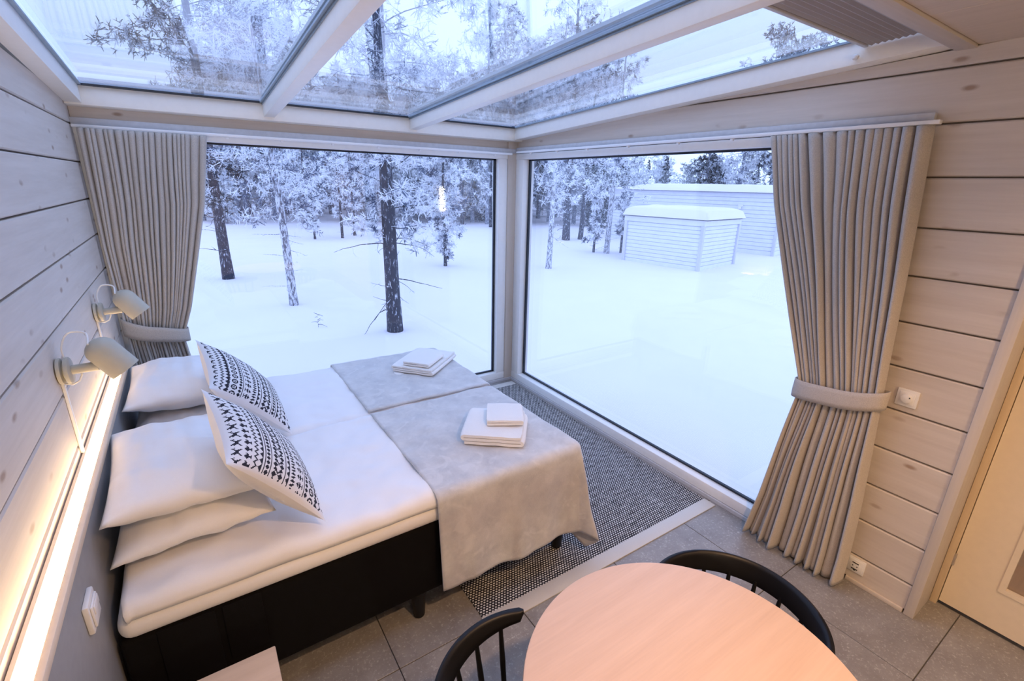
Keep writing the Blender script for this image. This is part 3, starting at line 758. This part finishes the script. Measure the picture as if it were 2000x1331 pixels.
# ------------------------------------------------------------------ round table, chairs, stool
TC = (.852, .428)
tb = thing('round_table', 'round dining table with pale pinkish oak top', 'table', (*TC, 0))
MB().lathe([(.0, .712), (.385, .712), (.412, .722), (.421, .735), (.419, .7425), (.413, .745), (0, .745)], (*TC, 0), (0, 0, 1), 128).build('table_top', 'oak', tb, smooth='auto')
for a in (81, 201, 321):
    c, s = math.cos(math.radians(a)), math.sin(math.radians(a))
    MB().tube([(TC[0] + .36 * c, TC[1] + .36 * s, 0), (TC[0] + .29 * c, TC[1] + .29 * s, .713)], [.014, .021], 16).build('leg', 'oak_light', tb, smooth='auto')
def chair(label, cx, cy, face):
    r = thing('spindle_chair', label, 'chair', (cx, cy, 0), math.radians(face), group='black spindle-back chairs')
    # local +X is the sitting direction, the back rail curves round -X
    R_ = .240; n_ = 72; HALF = math.radians(97); ring = 12; vs = []
    for k in range(n_ + 1):
        th_ = -HALF + 2 * HALF * k / n_; q = abs(th_) / HALF
        h = .030 + .042 * (1 - q ** 2.2); tk = .019 + .006 * q
        if q > .965: e = math.sqrt(max(0, 1 - ((q - .965) / .035) ** 2)); h *= .35 + .65 * e; tk *= .35 + .65 * e
        ztop = .700 - .006 * (1 - q); rr = R_ + .012 * (1 - q)
        for m in range(ring):
            a = 2 * math.pi * m / ring; ca = math.copysign(abs(math.cos(a)) ** .6, math.cos(a)); sa = math.copysign(abs(math.sin(a)) ** .6, math.sin(a))
            zz = ztop - h / 2 + sa * h / 2; ra_ = rr + ca * tk / 2 + (zz - ztop + h / 2) * .28
            vs.append((-ra_ * math.cos(th_), ra_ * math.sin(th_), zz))
    fs = [(k * ring + m, k * ring + (m + 1) % ring, (k + 1) * ring + (m + 1) % ring, (k + 1) * ring + m) for k in range(n_) for m in range(ring)] + [tuple(range(ring)), tuple(range(n_ * ring, n_ * ring + ring))[::-1]]
    MB().add(vs, fs).build('back_rail', 'black_wood', r, smooth='auto', local=True)
    for k in range(9):
        th_ = math.radians(-80 + 20 * k); q = abs(th_) / HALF; h = .030 + .042 * (1 - q ** 2.2)
        top = (-R_ * math.cos(th_), R_ * math.sin(th_), .70 - h + .012); bot = (-.198 * math.cos(th_) + .0, .198 * math.sin(th_), .43)
        md = tuple((top[i] + bot[i]) / 2 for i in range(3)); MB().tube([top, md, bot], [.0062, .009, .0075], 10).build('spindle', 'black_wood', r, smooth='auto', local=True)
    sv = [(.0, .418), (.17, .418), (.205, .426), (.214, .438), (.205, .447), (.15, .442), (0, .438)]
    MB().lathe(sv, (0.0, 0, 0), (0, 0, 1), 48).build('seat', 'black_wood', r, smooth='auto', local=True)
    for (x, y) in ((.13, .12), (.13, -.12), (-.13, .12), (-.13, -.12)):
        MB().tube([(x * 1.42, y * 1.42, 0), (x, y, .425)], [.0105, .017], 14).build('leg', 'black_wood', r, smooth='auto', local=True)
chair('black spindle chair on the far side of the table, toward the door', 1.19, .535, 194)
chair('black spindle chair on the left of the table, by the rug corner', .553, .662, -19)
st = thing('bedside_stool', 'small pale oak bedside stool beside the near bed', 'stool', (-.17, 1.2, 0))
B(-.378, .030, 1.02, 1.387, .426, .45).build('stool_top', 'oak_light', st, bevel=.004)
for x in (-.35, .002):
    for y in (1.048, 1.36): MB().tube([(x, y, 0), (x * .96 - .004, y, .428)], [.012, .017], 14).build('leg', 'oak_light', st, smooth='auto')
B(-.34, -.01, 1.35, 1.37, .385, .427).build('apron', 'oak_light', st, bevel=.002); B(-.34, -.01, 1.04, 1.06, .385, .427).build('apron', 'oak_light', st, bevel=.002)

# ------------------------------------------------------------------ dimmer and socket on the right wall
dm = thing('dimmer_switch', 'white square dimmer switch on the log wall beside the right curtain', 'switch', (XR, .628, 1.035))
B(XR - .010, XR, .588, .668, .995, 1.075).build('frame', 'plastic', dm, bevel=.003)
B(XR - .014, XR - .009, .600, .656, 1.007, 1.063).build('cover', 'plastic', dm, bevel=.002)
kn = MB().lathe([(0, 0), (.021, 0), (.020, .012), (.017, .014), (0, .014)], (XR - .013, .628, 1.035), (-1, 0, 0), 32).build('knob', 'plastic', dm, smooth='auto')
B(XR - .0285, XR - .0265, .612, .616, 1.041, 1.047).build('mark', 'dark_hole', kn)
sk = thing('wall_socket', 'white power socket low on the log wall near the floor', 'socket', (XR, .628, .105))
B(XR - .010, XR, .588, .668, .065, .145).build('frame', 'plastic', sk, bevel=.003)
B(XR - .0125, XR - .009, .596, .660, .073, .137).build('cover', 'plastic', sk, bevel=.002)
MB().lathe([(0.002, -.001), (.0195, -.001), (.0215, .002), (.0215, .0035), (.019, .004), (0.002, .004)], (XR - .0125, .628, .105), (-1, 0, 0), 28).build('well', 'plastic', sk, smooth='auto')
for dy in (-.0095, .0095): MB().lathe([(0, 0), (.003, 0), (.003, .0012), (0, .0012)], (XR - .0165, .628 + dy, .105), (-1, 0, 0), 10).build('pin_hole', 'dark_hole', sk)
for dz in (-.0175, .0175): B(XR - .0178, XR - .0164, .614, .642, .105 + dz - .003, .105 + dz + .003).build('earth_clip', 'dark_hole', sk, bevel=.0006)
B(XR - .0135, XR - .0123, .624, .632, .076, .081).build('mark', 'dark_hole', sk)

# ------------------------------------------------------------------ lamps of the entrance part of the room
def downlight(x, y, label, w):
    d = thing('downlight', label, 'lamp', (x, y, 2.44), group='recessed ceiling downlights')
    MB().lathe([(.030, .0), (.052, .0), (.052, -.006), (.034, -.010), (.030, -.004)], (x, y, 2.44), (0, 0, 1), 32).build('ring', 'plastic', d, smooth='auto')
    MB().lathe([(0, .0), (.030, .0), (.030, -.003), (0, -.003)], (x, y, 2.44), (0, 0, 1), 24).build('lens', 'bulb', d)
    L = bpy.data.lights.new('downlight_bulb', 'SPOT'); L.energy = w; L.color = WARM; L.shadow_soft_size = .035; L.spot_size = math.radians(138); L.spot_blend = .7
    lo = bpy.data.objects.new('downlight_bulb', L); COL.objects.link(lo); lo.parent = d; lo.location = (0, 0, -.02)
downlight(.85, -.12, 'ceiling downlight just behind the round table', DOWNLIGHT_W * 2.45)
downlight(1.95, -.35, 'ceiling downlight near the glazed door', DOWNLIGHT_W * 0.75)
downlight(1.95, -1.9, 'ceiling downlight at the rear by the right wall', DOWNLIGHT_W)
downlight(.1, -1.9, 'ceiling downlight at the rear by the left wall', DOWNLIGHT_W)
tl = thing('tube_wall_lamp', 'tall narrow white tube lamp on the rear wall', 'lamp', (.0, YR, 1.54))
B(-.05, .05, YR, YR + .02, 1.22, 1.86).build('back_plate', 'plastic', tl, bevel=.003)
B(-.045, .045, YR + .02, YR + .06, 1.25, 1.83).build('tube', 'tube', tl, bevel=.015)

# ================================================================== OUTSIDE
ZS = -.4
def ground():
    n_ = 150; vs = []
    R_ = 240
    def ax(i): t = (i / (n_ - 1)) * 2 - 1; return R_ * (abs(t) ** 2.6) * (1 if t > 0 else -1)
    for j in range(n_):
        for i in range(n_):
            x, y = ax(i) + 6, ax(j) + 10
            d = math.hypot(x - 1.2, y - 1)
            z = ZS + min(1, max(0, d - 4.5) / 6) * (.10 * N3(x * .16, y * .16, 2) + .035 * N3(x * .6, y * .6, 5))
            if d > 45: z += (d - 45) * .012
            vs.append((x, y, z))
    o = MB().add(vs, [(j * n_ + i, j * n_ + i + 1, (j + 1) * n_ + i + 1, (j + 1) * n_ + i) for j in range(n_ - 1) for i in range(n_ - 1)]).build('snow_ground', 'snow', None, smooth=True)
    struct(o)
ground()
# plinth under the cabin
struct(B(XL - .2, XR + .09, YR - .2, YB + .10, -.7, -.352).build('wall_plinth', 'strip'))

# ---- neighbouring shed and house (rotated frame)
ANG = math.radians(9)
def lbox(x0, x1, y0, y1, z0, z1): return B(x0, x1, y0, y1, z0, z1)
def snow_cap(x0, x1, y0, y1, z0, z1, seed, tilt=0.0, over=.06, tiltx=0.0):
    n_ = 28
    def fn(u, v):
        a, b_ = -1 + 2 * u, -1 + 2 * v
        e = (max(0, 1 - abs(a) ** 10) * max(0, 1 - abs(b_) ** 10)) ** .4
        X_ = (x0 + x1) / 2 + (x1 - x0) / 2 * a; Y_ = (y0 + y1) / 2 + (y1 - y0) / 2 * b_
        k = 1 + .0 * e
        return (X_, Y_, z0 + (z1 - z0) * (e * (.93 + .12 * N3(X_ * 1.2, Y_ * 1.2, seed))) + tilt * (Y_ - y0) + tiltx * (X_ - x0))
    m = MB().grid(fn, n_, n_)
    k = len(m.v); base = [(x0 + .01, y0 + .01), (x1 - .01, y0 + .01), (x1 - .01, y1 - .01), (x0 + .01, y1 - .01)]
    m.add([(a, b_, z0 - .03 + tilt * (b_ - y0) + tiltx * (a - x0)) for a, b_ in base], [(0, 1, 2, 3)])
    return m
sh = thing('shed', 'small pale boarded shed with thick rounded snow on its roof', 'shed', (12.411, 8.635, ZS), ANG)
def board_wall(parent, axis, length, zs, fixed, thick, mat='siding'):
    for (za, zb) in zs:
        if axis == 'y': m = lbox(fixed - thick, fixed + .02, .05, length - .05, za + .006, zb - .006)
        else: m = lbox(.05, length - .05, fixed - thick, fixed + .02, za + .006, zb - .006)
        m.build('siding_board', mat, parent, local=True, bevel=.008, seg=1)
HS = 1.50; nb = 11
rows = [(.0 + (HS - .22) * k / nb - (.02 if k == 0 else 0), (HS - .22) * (k + 1) / nb) for k in range(nb)]
lbox(.03, 2.37, .03, 2.60, -.1, HS - .1).build('core', 'siding_trim', sh, local=True)
board_wall(sh, 'y', 2.63, rows, .02, .012); board_wall(sh, 'x', 2.40, rows, .02, .012)
lbox(-.03, 2.45, -.05, 2.70, HS - .21, HS - .02).build('fascia', 'siding', sh, local=True, bevel=.01)
for (x, y) in ((.0, .0), (2.40, .0), (.0, 2.63)): lbox(x - .05, x + .05, y - .05, y + .05, -.1, HS - .2).build('corner_post', 'siding_trim', sh, local=True, bevel=.008)
snow_cap(-.12, 2.56, -.16, 2.80, HS - .02, HS + .30, 3).build('snow_cap', 'snow', sh, smooth=True, local=True)
ho = thing('neighbour_cabin', 'long pale boarded cabin with flat snow roof behind the shed', 'building', (18.15, 9.54, ZS), ANG)
HH = 2.20; LH = 7.6; nb = 15
rows = [(HH * k / nb - (.03 if k == 0 else 0), HH * (k + 1) / nb) for k in range(nb)]
lbox(.03, 6.5, .03, LH - .03, -.1, HH).build('core', 'siding_trim', ho, local=True)
board_wall(ho, 'y', LH, rows, .02, .014); board_wall(ho, 'x', 6.5, rows, .02, .014)
for (x, y) in ((.0, .0), (.0, LH), (6.5, 0)): lbox(x - .05, x + .05, y - .05, y + .05, -.1, HH).build('corner_post', 'siding_trim', ho, local=True, bevel=.01)
lbox(-.10, 6.6, -.12, LH + .1, HH - .01, HH + .06).build('roof_edge', 'siding_trim', ho, local=True, bevel=.01)
snow_cap(-.16, 6.7, -.2, LH - 1.0, HH + .05, HH + .36, 6).build('snow_cap', 'snow', ho, smooth=True, local=True)
snow_cap(-.10, 6.6, LH - 1.2, LH + .15, HH + .05, HH + .18, 8).build('snow_cap', 'snow', ho, smooth=True, local=True)
vt = lbox(-.06, .02, 1.36, 1.56, 1.72, 1.80).build('wall_fixture', 'plastic', ho, local=True, bevel=.02)
lbox(-.12, -.03, 1.40, 1.52, 1.63, 1.73).build('hood', 'plastic', vt, local=True, bevel=.02)

# ---- trees
def ribbons(P0, P1, w, rng):
    d = P1 - P0; r = rng.normal(size=d.shape); s = np.cross(d, r); s /= (np.linalg.norm(s, axis=1, keepdims=True) + 1e-9); s *= (w / 2)[:, None]
    V = np.stack([P0 - s, P0 + s, P1 + s * .55, P1 - s * .55], 1).reshape(-1, 3); n_ = len(P0)
    return V, np.arange(4 * n_).reshape(-1, 4)
def tubes3(P0, P1, r0, r1):
    d = P1 - P0; d = d / (np.linalg.norm(d, axis=1, keepdims=True) + 1e-9)
    h = np.where(np.abs(d[:, 2:3]) < .9, np.array([[0, 0, 1.]]), np.array([[1., 0, 0]])); u = np.cross(d, h); u /= np.linalg.norm(u, axis=1, keepdims=True); w = np.cross(d, u)
    V = []
    for P, r in ((P0, r0), (P1, r1)):
        for k in range(3):
            a = 2 * math.pi * k / 3; V.append(P + (u * math.cos(a) + w * math.sin(a)) * r[:, None])
    V = np.stack(V, 1).reshape(-1, 3); n_ = len(P0); b_ = np.arange(n_)[:, None] * 6
    F = np.concatenate([b_ + np.array([[k, (k + 1) % 3, 3 + (k + 1) % 3, 3 + k]]) for k in range(3)], 0)
    return V, F
def unit(v): return v / (np.linalg.norm(v, axis=-1, keepdims=True) + 1e-9)
def tree_parts(seed, H, r0, kind='pine', crown=(.3, 1.0), nbr=50, Lmax=1.6, tw=12, sub=6, tuft=2, wid=.014, lean=(0, 0), dead=8):
    rng = np.random.default_rng(seed)
    # trunk path
    nz = 14; t = np.linspace(0, 1, nz); wob = .02 * H * .4
    path = np.stack([lean[0] * t * H + wob * np.sin(t * 5 + seed) * t, lean[1] * t * H + wob * np.cos(t * 4.1 + seed * 2) * t, t * H], 1)
    def at(h): return np.stack([np.interp(h, t, path[:, k]) for k in range(3)], -1)
    rad = r0 * (1 - .82 * t) ** .9; rad[0] *= 1.15
    tm = MB().tube([tuple(p) for p in path - np.array([0, 0, .12])], [float(x) for x in rad], 12)
    BR = []; RB = []; FT = []; FW = []; DK = []
    def grow(h, az, L, el, droop, dens, deadb=False):
        p = at(h); d = np.array([math.cos(az) * math.cos(el), math.sin(az) * math.cos(el), math.sin(el)]); m = 6
        pts = [p]
        for k in range(m):
            d = unit(d + rng.normal(0, .13, 3) + np.array([0, 0, droop])); pts.append(pts[-1] + d * L / m)
        pts = np.array(pts); rb0 = max(.006, r0 * .16 * (L / Lmax) ** .6 * (1 - .5 * h))
        rr = rb0 * np.linspace(1, .25, m + 1)
        for k in range(m): BR.append((pts[k], pts[k + 1])); RB.append((rr[k], rr[k + 1]))
        if deadb: nt_ = rng.integers(1, 4)
        else: nt_ = dens
        for _ in range(nt_):
            f = rng.uniform(.15, 1) * m; k = min(m - 1, int(f)); q = pts[k] + (pts[k + 1] - pts[k]) * (f - k); bd_ = unit(pts[k + 1] - pts[k])
            td = unit(bd_ * rng.uniform(.3, 1.0) + rng.normal(0, .75, 3) + np.array([0, 0, rng.uniform(-.35, .3) if kind != 'spruce' else -.35]))
            tl_ = L * rng.uniform(.14, .34) * (1.15 - .5 * f / m)
            q2 = q + td * tl_ * .55; q3 = q2 + unit(td + rng.normal(0, .4, 3)) * tl_ * .45
            FT.append((q, q2)); FW.append(wid * 1.15); FT.append((q2, q3)); FW.append(wid)
            if deadb: continue
            for _s in range(sub):
                g = rng.uniform(.15, 1); s0 = q + (q2 - q) * g / .55 if g < .55 else q2 + (q3 - q2) * (g - .55) / .45
                sd = unit(td * .6 + rng.normal(0, .8, 3)); sl = tl_ * rng.uniform(.2, .5); s1 = s0 + sd * sl; FT.append((s0, s1)); FW.append(wid * .8)
                for _t in range(tuft):
                    ss = s0 + (s1 - s0) * rng.uniform(.3, 1); FT.append((ss, ss + unit(sd + rng.normal(0, .9, 3)) * rng.uniform(.04, .10) * (1 + wid * 18))); FW.append(wid * rng.uniform(.8, 1.5))
    for k in range(nbr):
        f = (k + rng.uniform(0, 1)) / nbr; h = crown[0] + (crown[1] - crown[0]) * f * .99
        az = k * 2.39996 + rng.normal(0, .4)
        if kind == 'pine': L = Lmax * (.35 + .65 * math.sin(math.pi * min(1, .18 + .82 * (1 - f) ** .8)) ) * rng.uniform(.6, 1.1); el = rng.uniform(-.25, .35) + .5 * f; dr = -.04
        elif kind == 'birch': L = Lmax * (.4 + .6 * (1 - f)) * rng.uniform(.6, 1.1); el = rng.uniform(.25, .95); dr = -.12
        else: L = Lmax * (1.02 - f) * rng.uniform(.75, 1.1) + .08; el = rng.uniform(-.35, -.05) + .3 * f; dr = -.02
        grow(h, az, L, el, dr, max(3, int(tw * (L / Lmax + .25))))
    for k in range(dead): grow(rng.uniform(.03, max(.05, crown[0])), rng.uniform(0, 6.28), Lmax * rng.uniform(.15, .45), rng.uniform(-.3, .2), -.02, 2, True)
    A = np.array([b_[0] for b_ in BR]); C = np.array([b_[1] for b_ in BR]); RBa = np.array(RB)
    bv, bf = tubes3(A, C, RBa[:, 0], RBa[:, 1])
    A = np.array([b_[0] for b_ in FT]); C = np.array([b_[1] for b_ in FT])
    fv, ff = ribbons(A, C, np.array(FW), rng)
    return tm, (bv, bf), (fv, ff)
def np_mesh(name, V, F, mats, idx=None):
    me = bpy.data.meshes.new(name); n_, m_ = len(V), len(F)
    me.vertices.add(n_); me.vertices.foreach_set('co', V.astype(np.float32).ravel())
    me.loops.add(m_ * 4); me.loops.foreach_set('vertex_index', F.astype(np.int32).ravel())
    me.polygons.add(m_); me.polygons.foreach_set('loop_start', np.arange(0, 4 * m_, 4, dtype=np.int32))
    for m in mats: me.materials.append(M[m])
    if idx is not None: me.polygons.foreach_set('material_index', idx.astype(np.int32))
    me.update(calc_edges=True); me.validate(); return me
def tree(name, label, cat, loc, seed, H, r0, bark='bark', fol='frost', rz=0, group=None, **kw):
    tm, (bv, bf), (fv, ff) = tree_parts(seed, H, r0, **kw)
    r = thing(name, label, cat, (loc[0], loc[1], ZS), rz, group)
    tm.build('trunk', bark, r, smooth=True, local=True)
    for nm, V, F, mt in (('branches', bv, bf, bark), ('frosted_twigs', fv, ff, fol)):
        o = bpy.data.objects.new(nm, np_mesh(nm, V, F, [mt])); COL.objects.link(o); o.parent = r
        if nm == 'frosted_twigs': o['kind'] = 'stuff'
    return r
tree('pine_tree', 'dark-trunked frosted pine nearest the back window', 'tree', (2.583, 7.246), 5, 9.5, .118, fol='frost', kind='pine', crown=(.15, 1), nbr=86, Lmax=2.1, tw=18, sub=8, tuft=3, wid=.012, lean=(-.004, .0), dead=14)
tree('birch_tree', 'slender pale frosted trunk between the two dark pines', 'tree', (1.486, 9.686), 8, 7.2, .078, bark='bark_pale', kind='birch', crown=(.20, 1), nbr=56, Lmax=1.5, tw=14, sub=6, tuft=2, wid=.013, lean=(-.02, .0), dead=12)
tree('pine_tree', 'dark frosted pine beside the left curtain', 'tree', (.645, 13.129), 12, 9.5, .125, fol='frost_dark', kind='pine', crown=(.17, 1), nbr=70, Lmax=2.2, tw=16, sub=6, tuft=3, wid=.017, dead=12)
tree('pine_sapling', 'small frosted young pine left of the corner post', 'tree', (6.139, 12.666), 15, 4.4, .05, fol='frost', kind='pine', crown=(.05, 1), nbr=66, Lmax=.85, tw=13, sub=6, tuft=3, wid=.018, dead=2)
tree('birch_tree', 'pale leaning frosted tree right of the corner post', 'tree', (8.689, 11.037), 21, 6.6, .085, bark='bark_pale', kind='birch', crown=(.26, 1), nbr=44, Lmax=1.5, tw=14, sub=6, tuft=2, wid=.017, lean=(.03, 0), dead=6)
tree('pine_tree', 'straight blue-grey trunk standing right of the pale leaning tree', 'tree', (14.324, 17.012), 24, 9.8, .17, kind='pine', crown=(.26, 1), nbr=50, Lmax=2.4, tw=13, sub=6, tuft=3, wid=.024, dead=6)
tree('pine_tree', 'slightly bent blue-grey trunk, second from the shed', 'tree', (15.118, 16.93), 27, 7.0, .115, kind='birch', crown=(.32, 1), nbr=40, Lmax=1.7, tw=12, sub=6, tuft=2, wid=.023, lean=(.04, -.02), dead=5)
tree('birch_tree', 'frosted birch with shrubs at its foot just left of the shed', 'tree', (12.688, 12.73), 30, 6.6, .10, bark='bark_pale', kind='birch', crown=(.24, 1), nbr=44, Lmax=1.7, tw=13, sub=6, tuft=2, wid=.020, lean=(.03, 0), dead=6)
tree('spruce_tree', 'dark dense spruce near the right edge of the back window', 'tree', (17.267, 29.765), 33, 4.6, .10, fol='spruce', kind='spruce', crown=(.04, 1), nbr=80, Lmax=1.25, tw=12, sub=5, tuft=3, wid=.035, dead=0)
tree('pine_tree', 'thin straight dark pine left of the dark spruce', 'tree', (14.02, 26.5), 36, 7.5, .13, fol='frost_dark', kind='pine', crown=(.5, 1), nbr=34, Lmax=1.4, tw=11, sub=5, tuft=3, wid=.03, dead=8)
tree('sapling', 'tiny bare twig sticking out of the snow', 'plant', (1.55, 7.99), 40, .26, .004, kind='birch', crown=(.1, 1), nbr=7, Lmax=.16, tw=3, sub=1, tuft=0, wid=.006, dead=0)
for i, (x, y, h) in enumerate(((5.556, 21.543, 3.4), (6.342, 22.426, 3.8), (5.22, 26.4, 4.6), (4.42, 21.54, 2.0), (14.218, 23.476, 6.5), (12.4, 13.1, 2.0), (13.3, 12.6, 2.3))):
    tree('young_tree', ['leftmost of the two thin young trees left of the dark near pine', 'right one of the two thin young trees left of the dark near pine', 'thin young frosted tree behind the pale slender trunk', 'very small frosted sapling on the open snow', 'thin bare trunk at the right edge of the back window', 'leafless frosted shrub on the left of the birch by the shed', 'leafless frosted shrub between the birch and the shed'][i], 'tree', (x, y), 50 + i, h, .035 + .008 * h, kind='pine' if i < 4 else 'birch', crown=(.2, 1), nbr=26, Lmax=.34 * h if i < 4 else .22 * h, tw=9, sub=5, tuft=2, wid=.026, dead=3)
# far forest: shared meshes, one object per tree
far = []
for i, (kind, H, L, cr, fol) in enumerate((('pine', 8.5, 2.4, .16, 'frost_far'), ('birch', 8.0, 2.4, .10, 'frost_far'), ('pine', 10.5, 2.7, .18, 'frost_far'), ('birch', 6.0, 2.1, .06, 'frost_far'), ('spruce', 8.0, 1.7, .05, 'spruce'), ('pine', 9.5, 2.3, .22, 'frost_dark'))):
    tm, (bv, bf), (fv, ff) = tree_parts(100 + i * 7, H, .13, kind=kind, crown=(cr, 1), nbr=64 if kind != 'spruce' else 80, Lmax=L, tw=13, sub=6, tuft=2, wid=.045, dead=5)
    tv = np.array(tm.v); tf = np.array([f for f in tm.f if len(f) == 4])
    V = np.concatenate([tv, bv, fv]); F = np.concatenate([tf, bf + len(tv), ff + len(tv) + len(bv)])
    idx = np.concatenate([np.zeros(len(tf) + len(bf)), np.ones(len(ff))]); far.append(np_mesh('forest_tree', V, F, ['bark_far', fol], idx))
rng = random.Random(77); placed = []
def far_tree(x, y, k, s, label, group, nm='forest_tree'):
    o = bpy.data.objects.new(nm, far[k]); COL.objects.link(o); d = math.hypot(x - 1.2, y - 1)
    o.location = (x, y, ZS + max(0, d - 45) * .012 - .05); o.rotation_euler = (0, 0, rng.uniform(0, 6.28)); o.scale = (s, s, s * rng.uniform(.9, 1.1)); tag(o, label, 'tree', group)
KIND = ['frosted pine', 'frosted birch', 'tall frosted pine', 'low branchy frosted birch', 'frosted spruce', 'dark-needled frosted pine']
CI = cam.matrix_world.inverted()
def px(x, y, z):
    q = CI @ Vector((x, y, z)); return 1000 + 929.29 * q.x / -q.z, 665.5 - 929.29 * q.y / -q.z
cnt = 0; tries = 0
while cnt < 215 and tries < 9000:
    tries += 1
    az = rng.uniform(-2, 60); d = 30 + 44 * rng.random() ** 1.5             # azimuth from +Y towards +X
    x, y = d * math.sin(math.radians(az)), d * math.cos(math.radians(az))
    if az > 44 and d < 44: continue
    u = px(x, y, 1.5)[0]
    if not (380 < u < 1500): continue
    if any((x - a) ** 2 + (y - b_) ** 2 < 2.2 for a, b_ in placed): continue
    placed.append((x, y)); k = rng.choice((0, 0, 1, 1, 2, 3, 3, 3, 5, 1, 4 if az > 30 else 1)); near = d < 42
    s_ = rng.uniform(.75, 1.15) * (.60 if az > 44 else 1) * (.55 if (k == 3 and rng.random() < .6) else 1)
    where = 'far left, beside the left curtain' if u < 560 else 'middle of the back window' if u < 800 else 'right part of the back window' if u < 1000 else 'right-hand window, left of the cabin' if u < 1240 else 'right-hand window, over the cabin'
    far_tree(x, y, k, s_, '%s %s, %s' % ('small' if s_ < .6 else 'full-grown', KIND[k], ('at the forest edge, ' if near else 'deep in the forest, ') + where), 'forest trees across the snowfield'); cnt += 1
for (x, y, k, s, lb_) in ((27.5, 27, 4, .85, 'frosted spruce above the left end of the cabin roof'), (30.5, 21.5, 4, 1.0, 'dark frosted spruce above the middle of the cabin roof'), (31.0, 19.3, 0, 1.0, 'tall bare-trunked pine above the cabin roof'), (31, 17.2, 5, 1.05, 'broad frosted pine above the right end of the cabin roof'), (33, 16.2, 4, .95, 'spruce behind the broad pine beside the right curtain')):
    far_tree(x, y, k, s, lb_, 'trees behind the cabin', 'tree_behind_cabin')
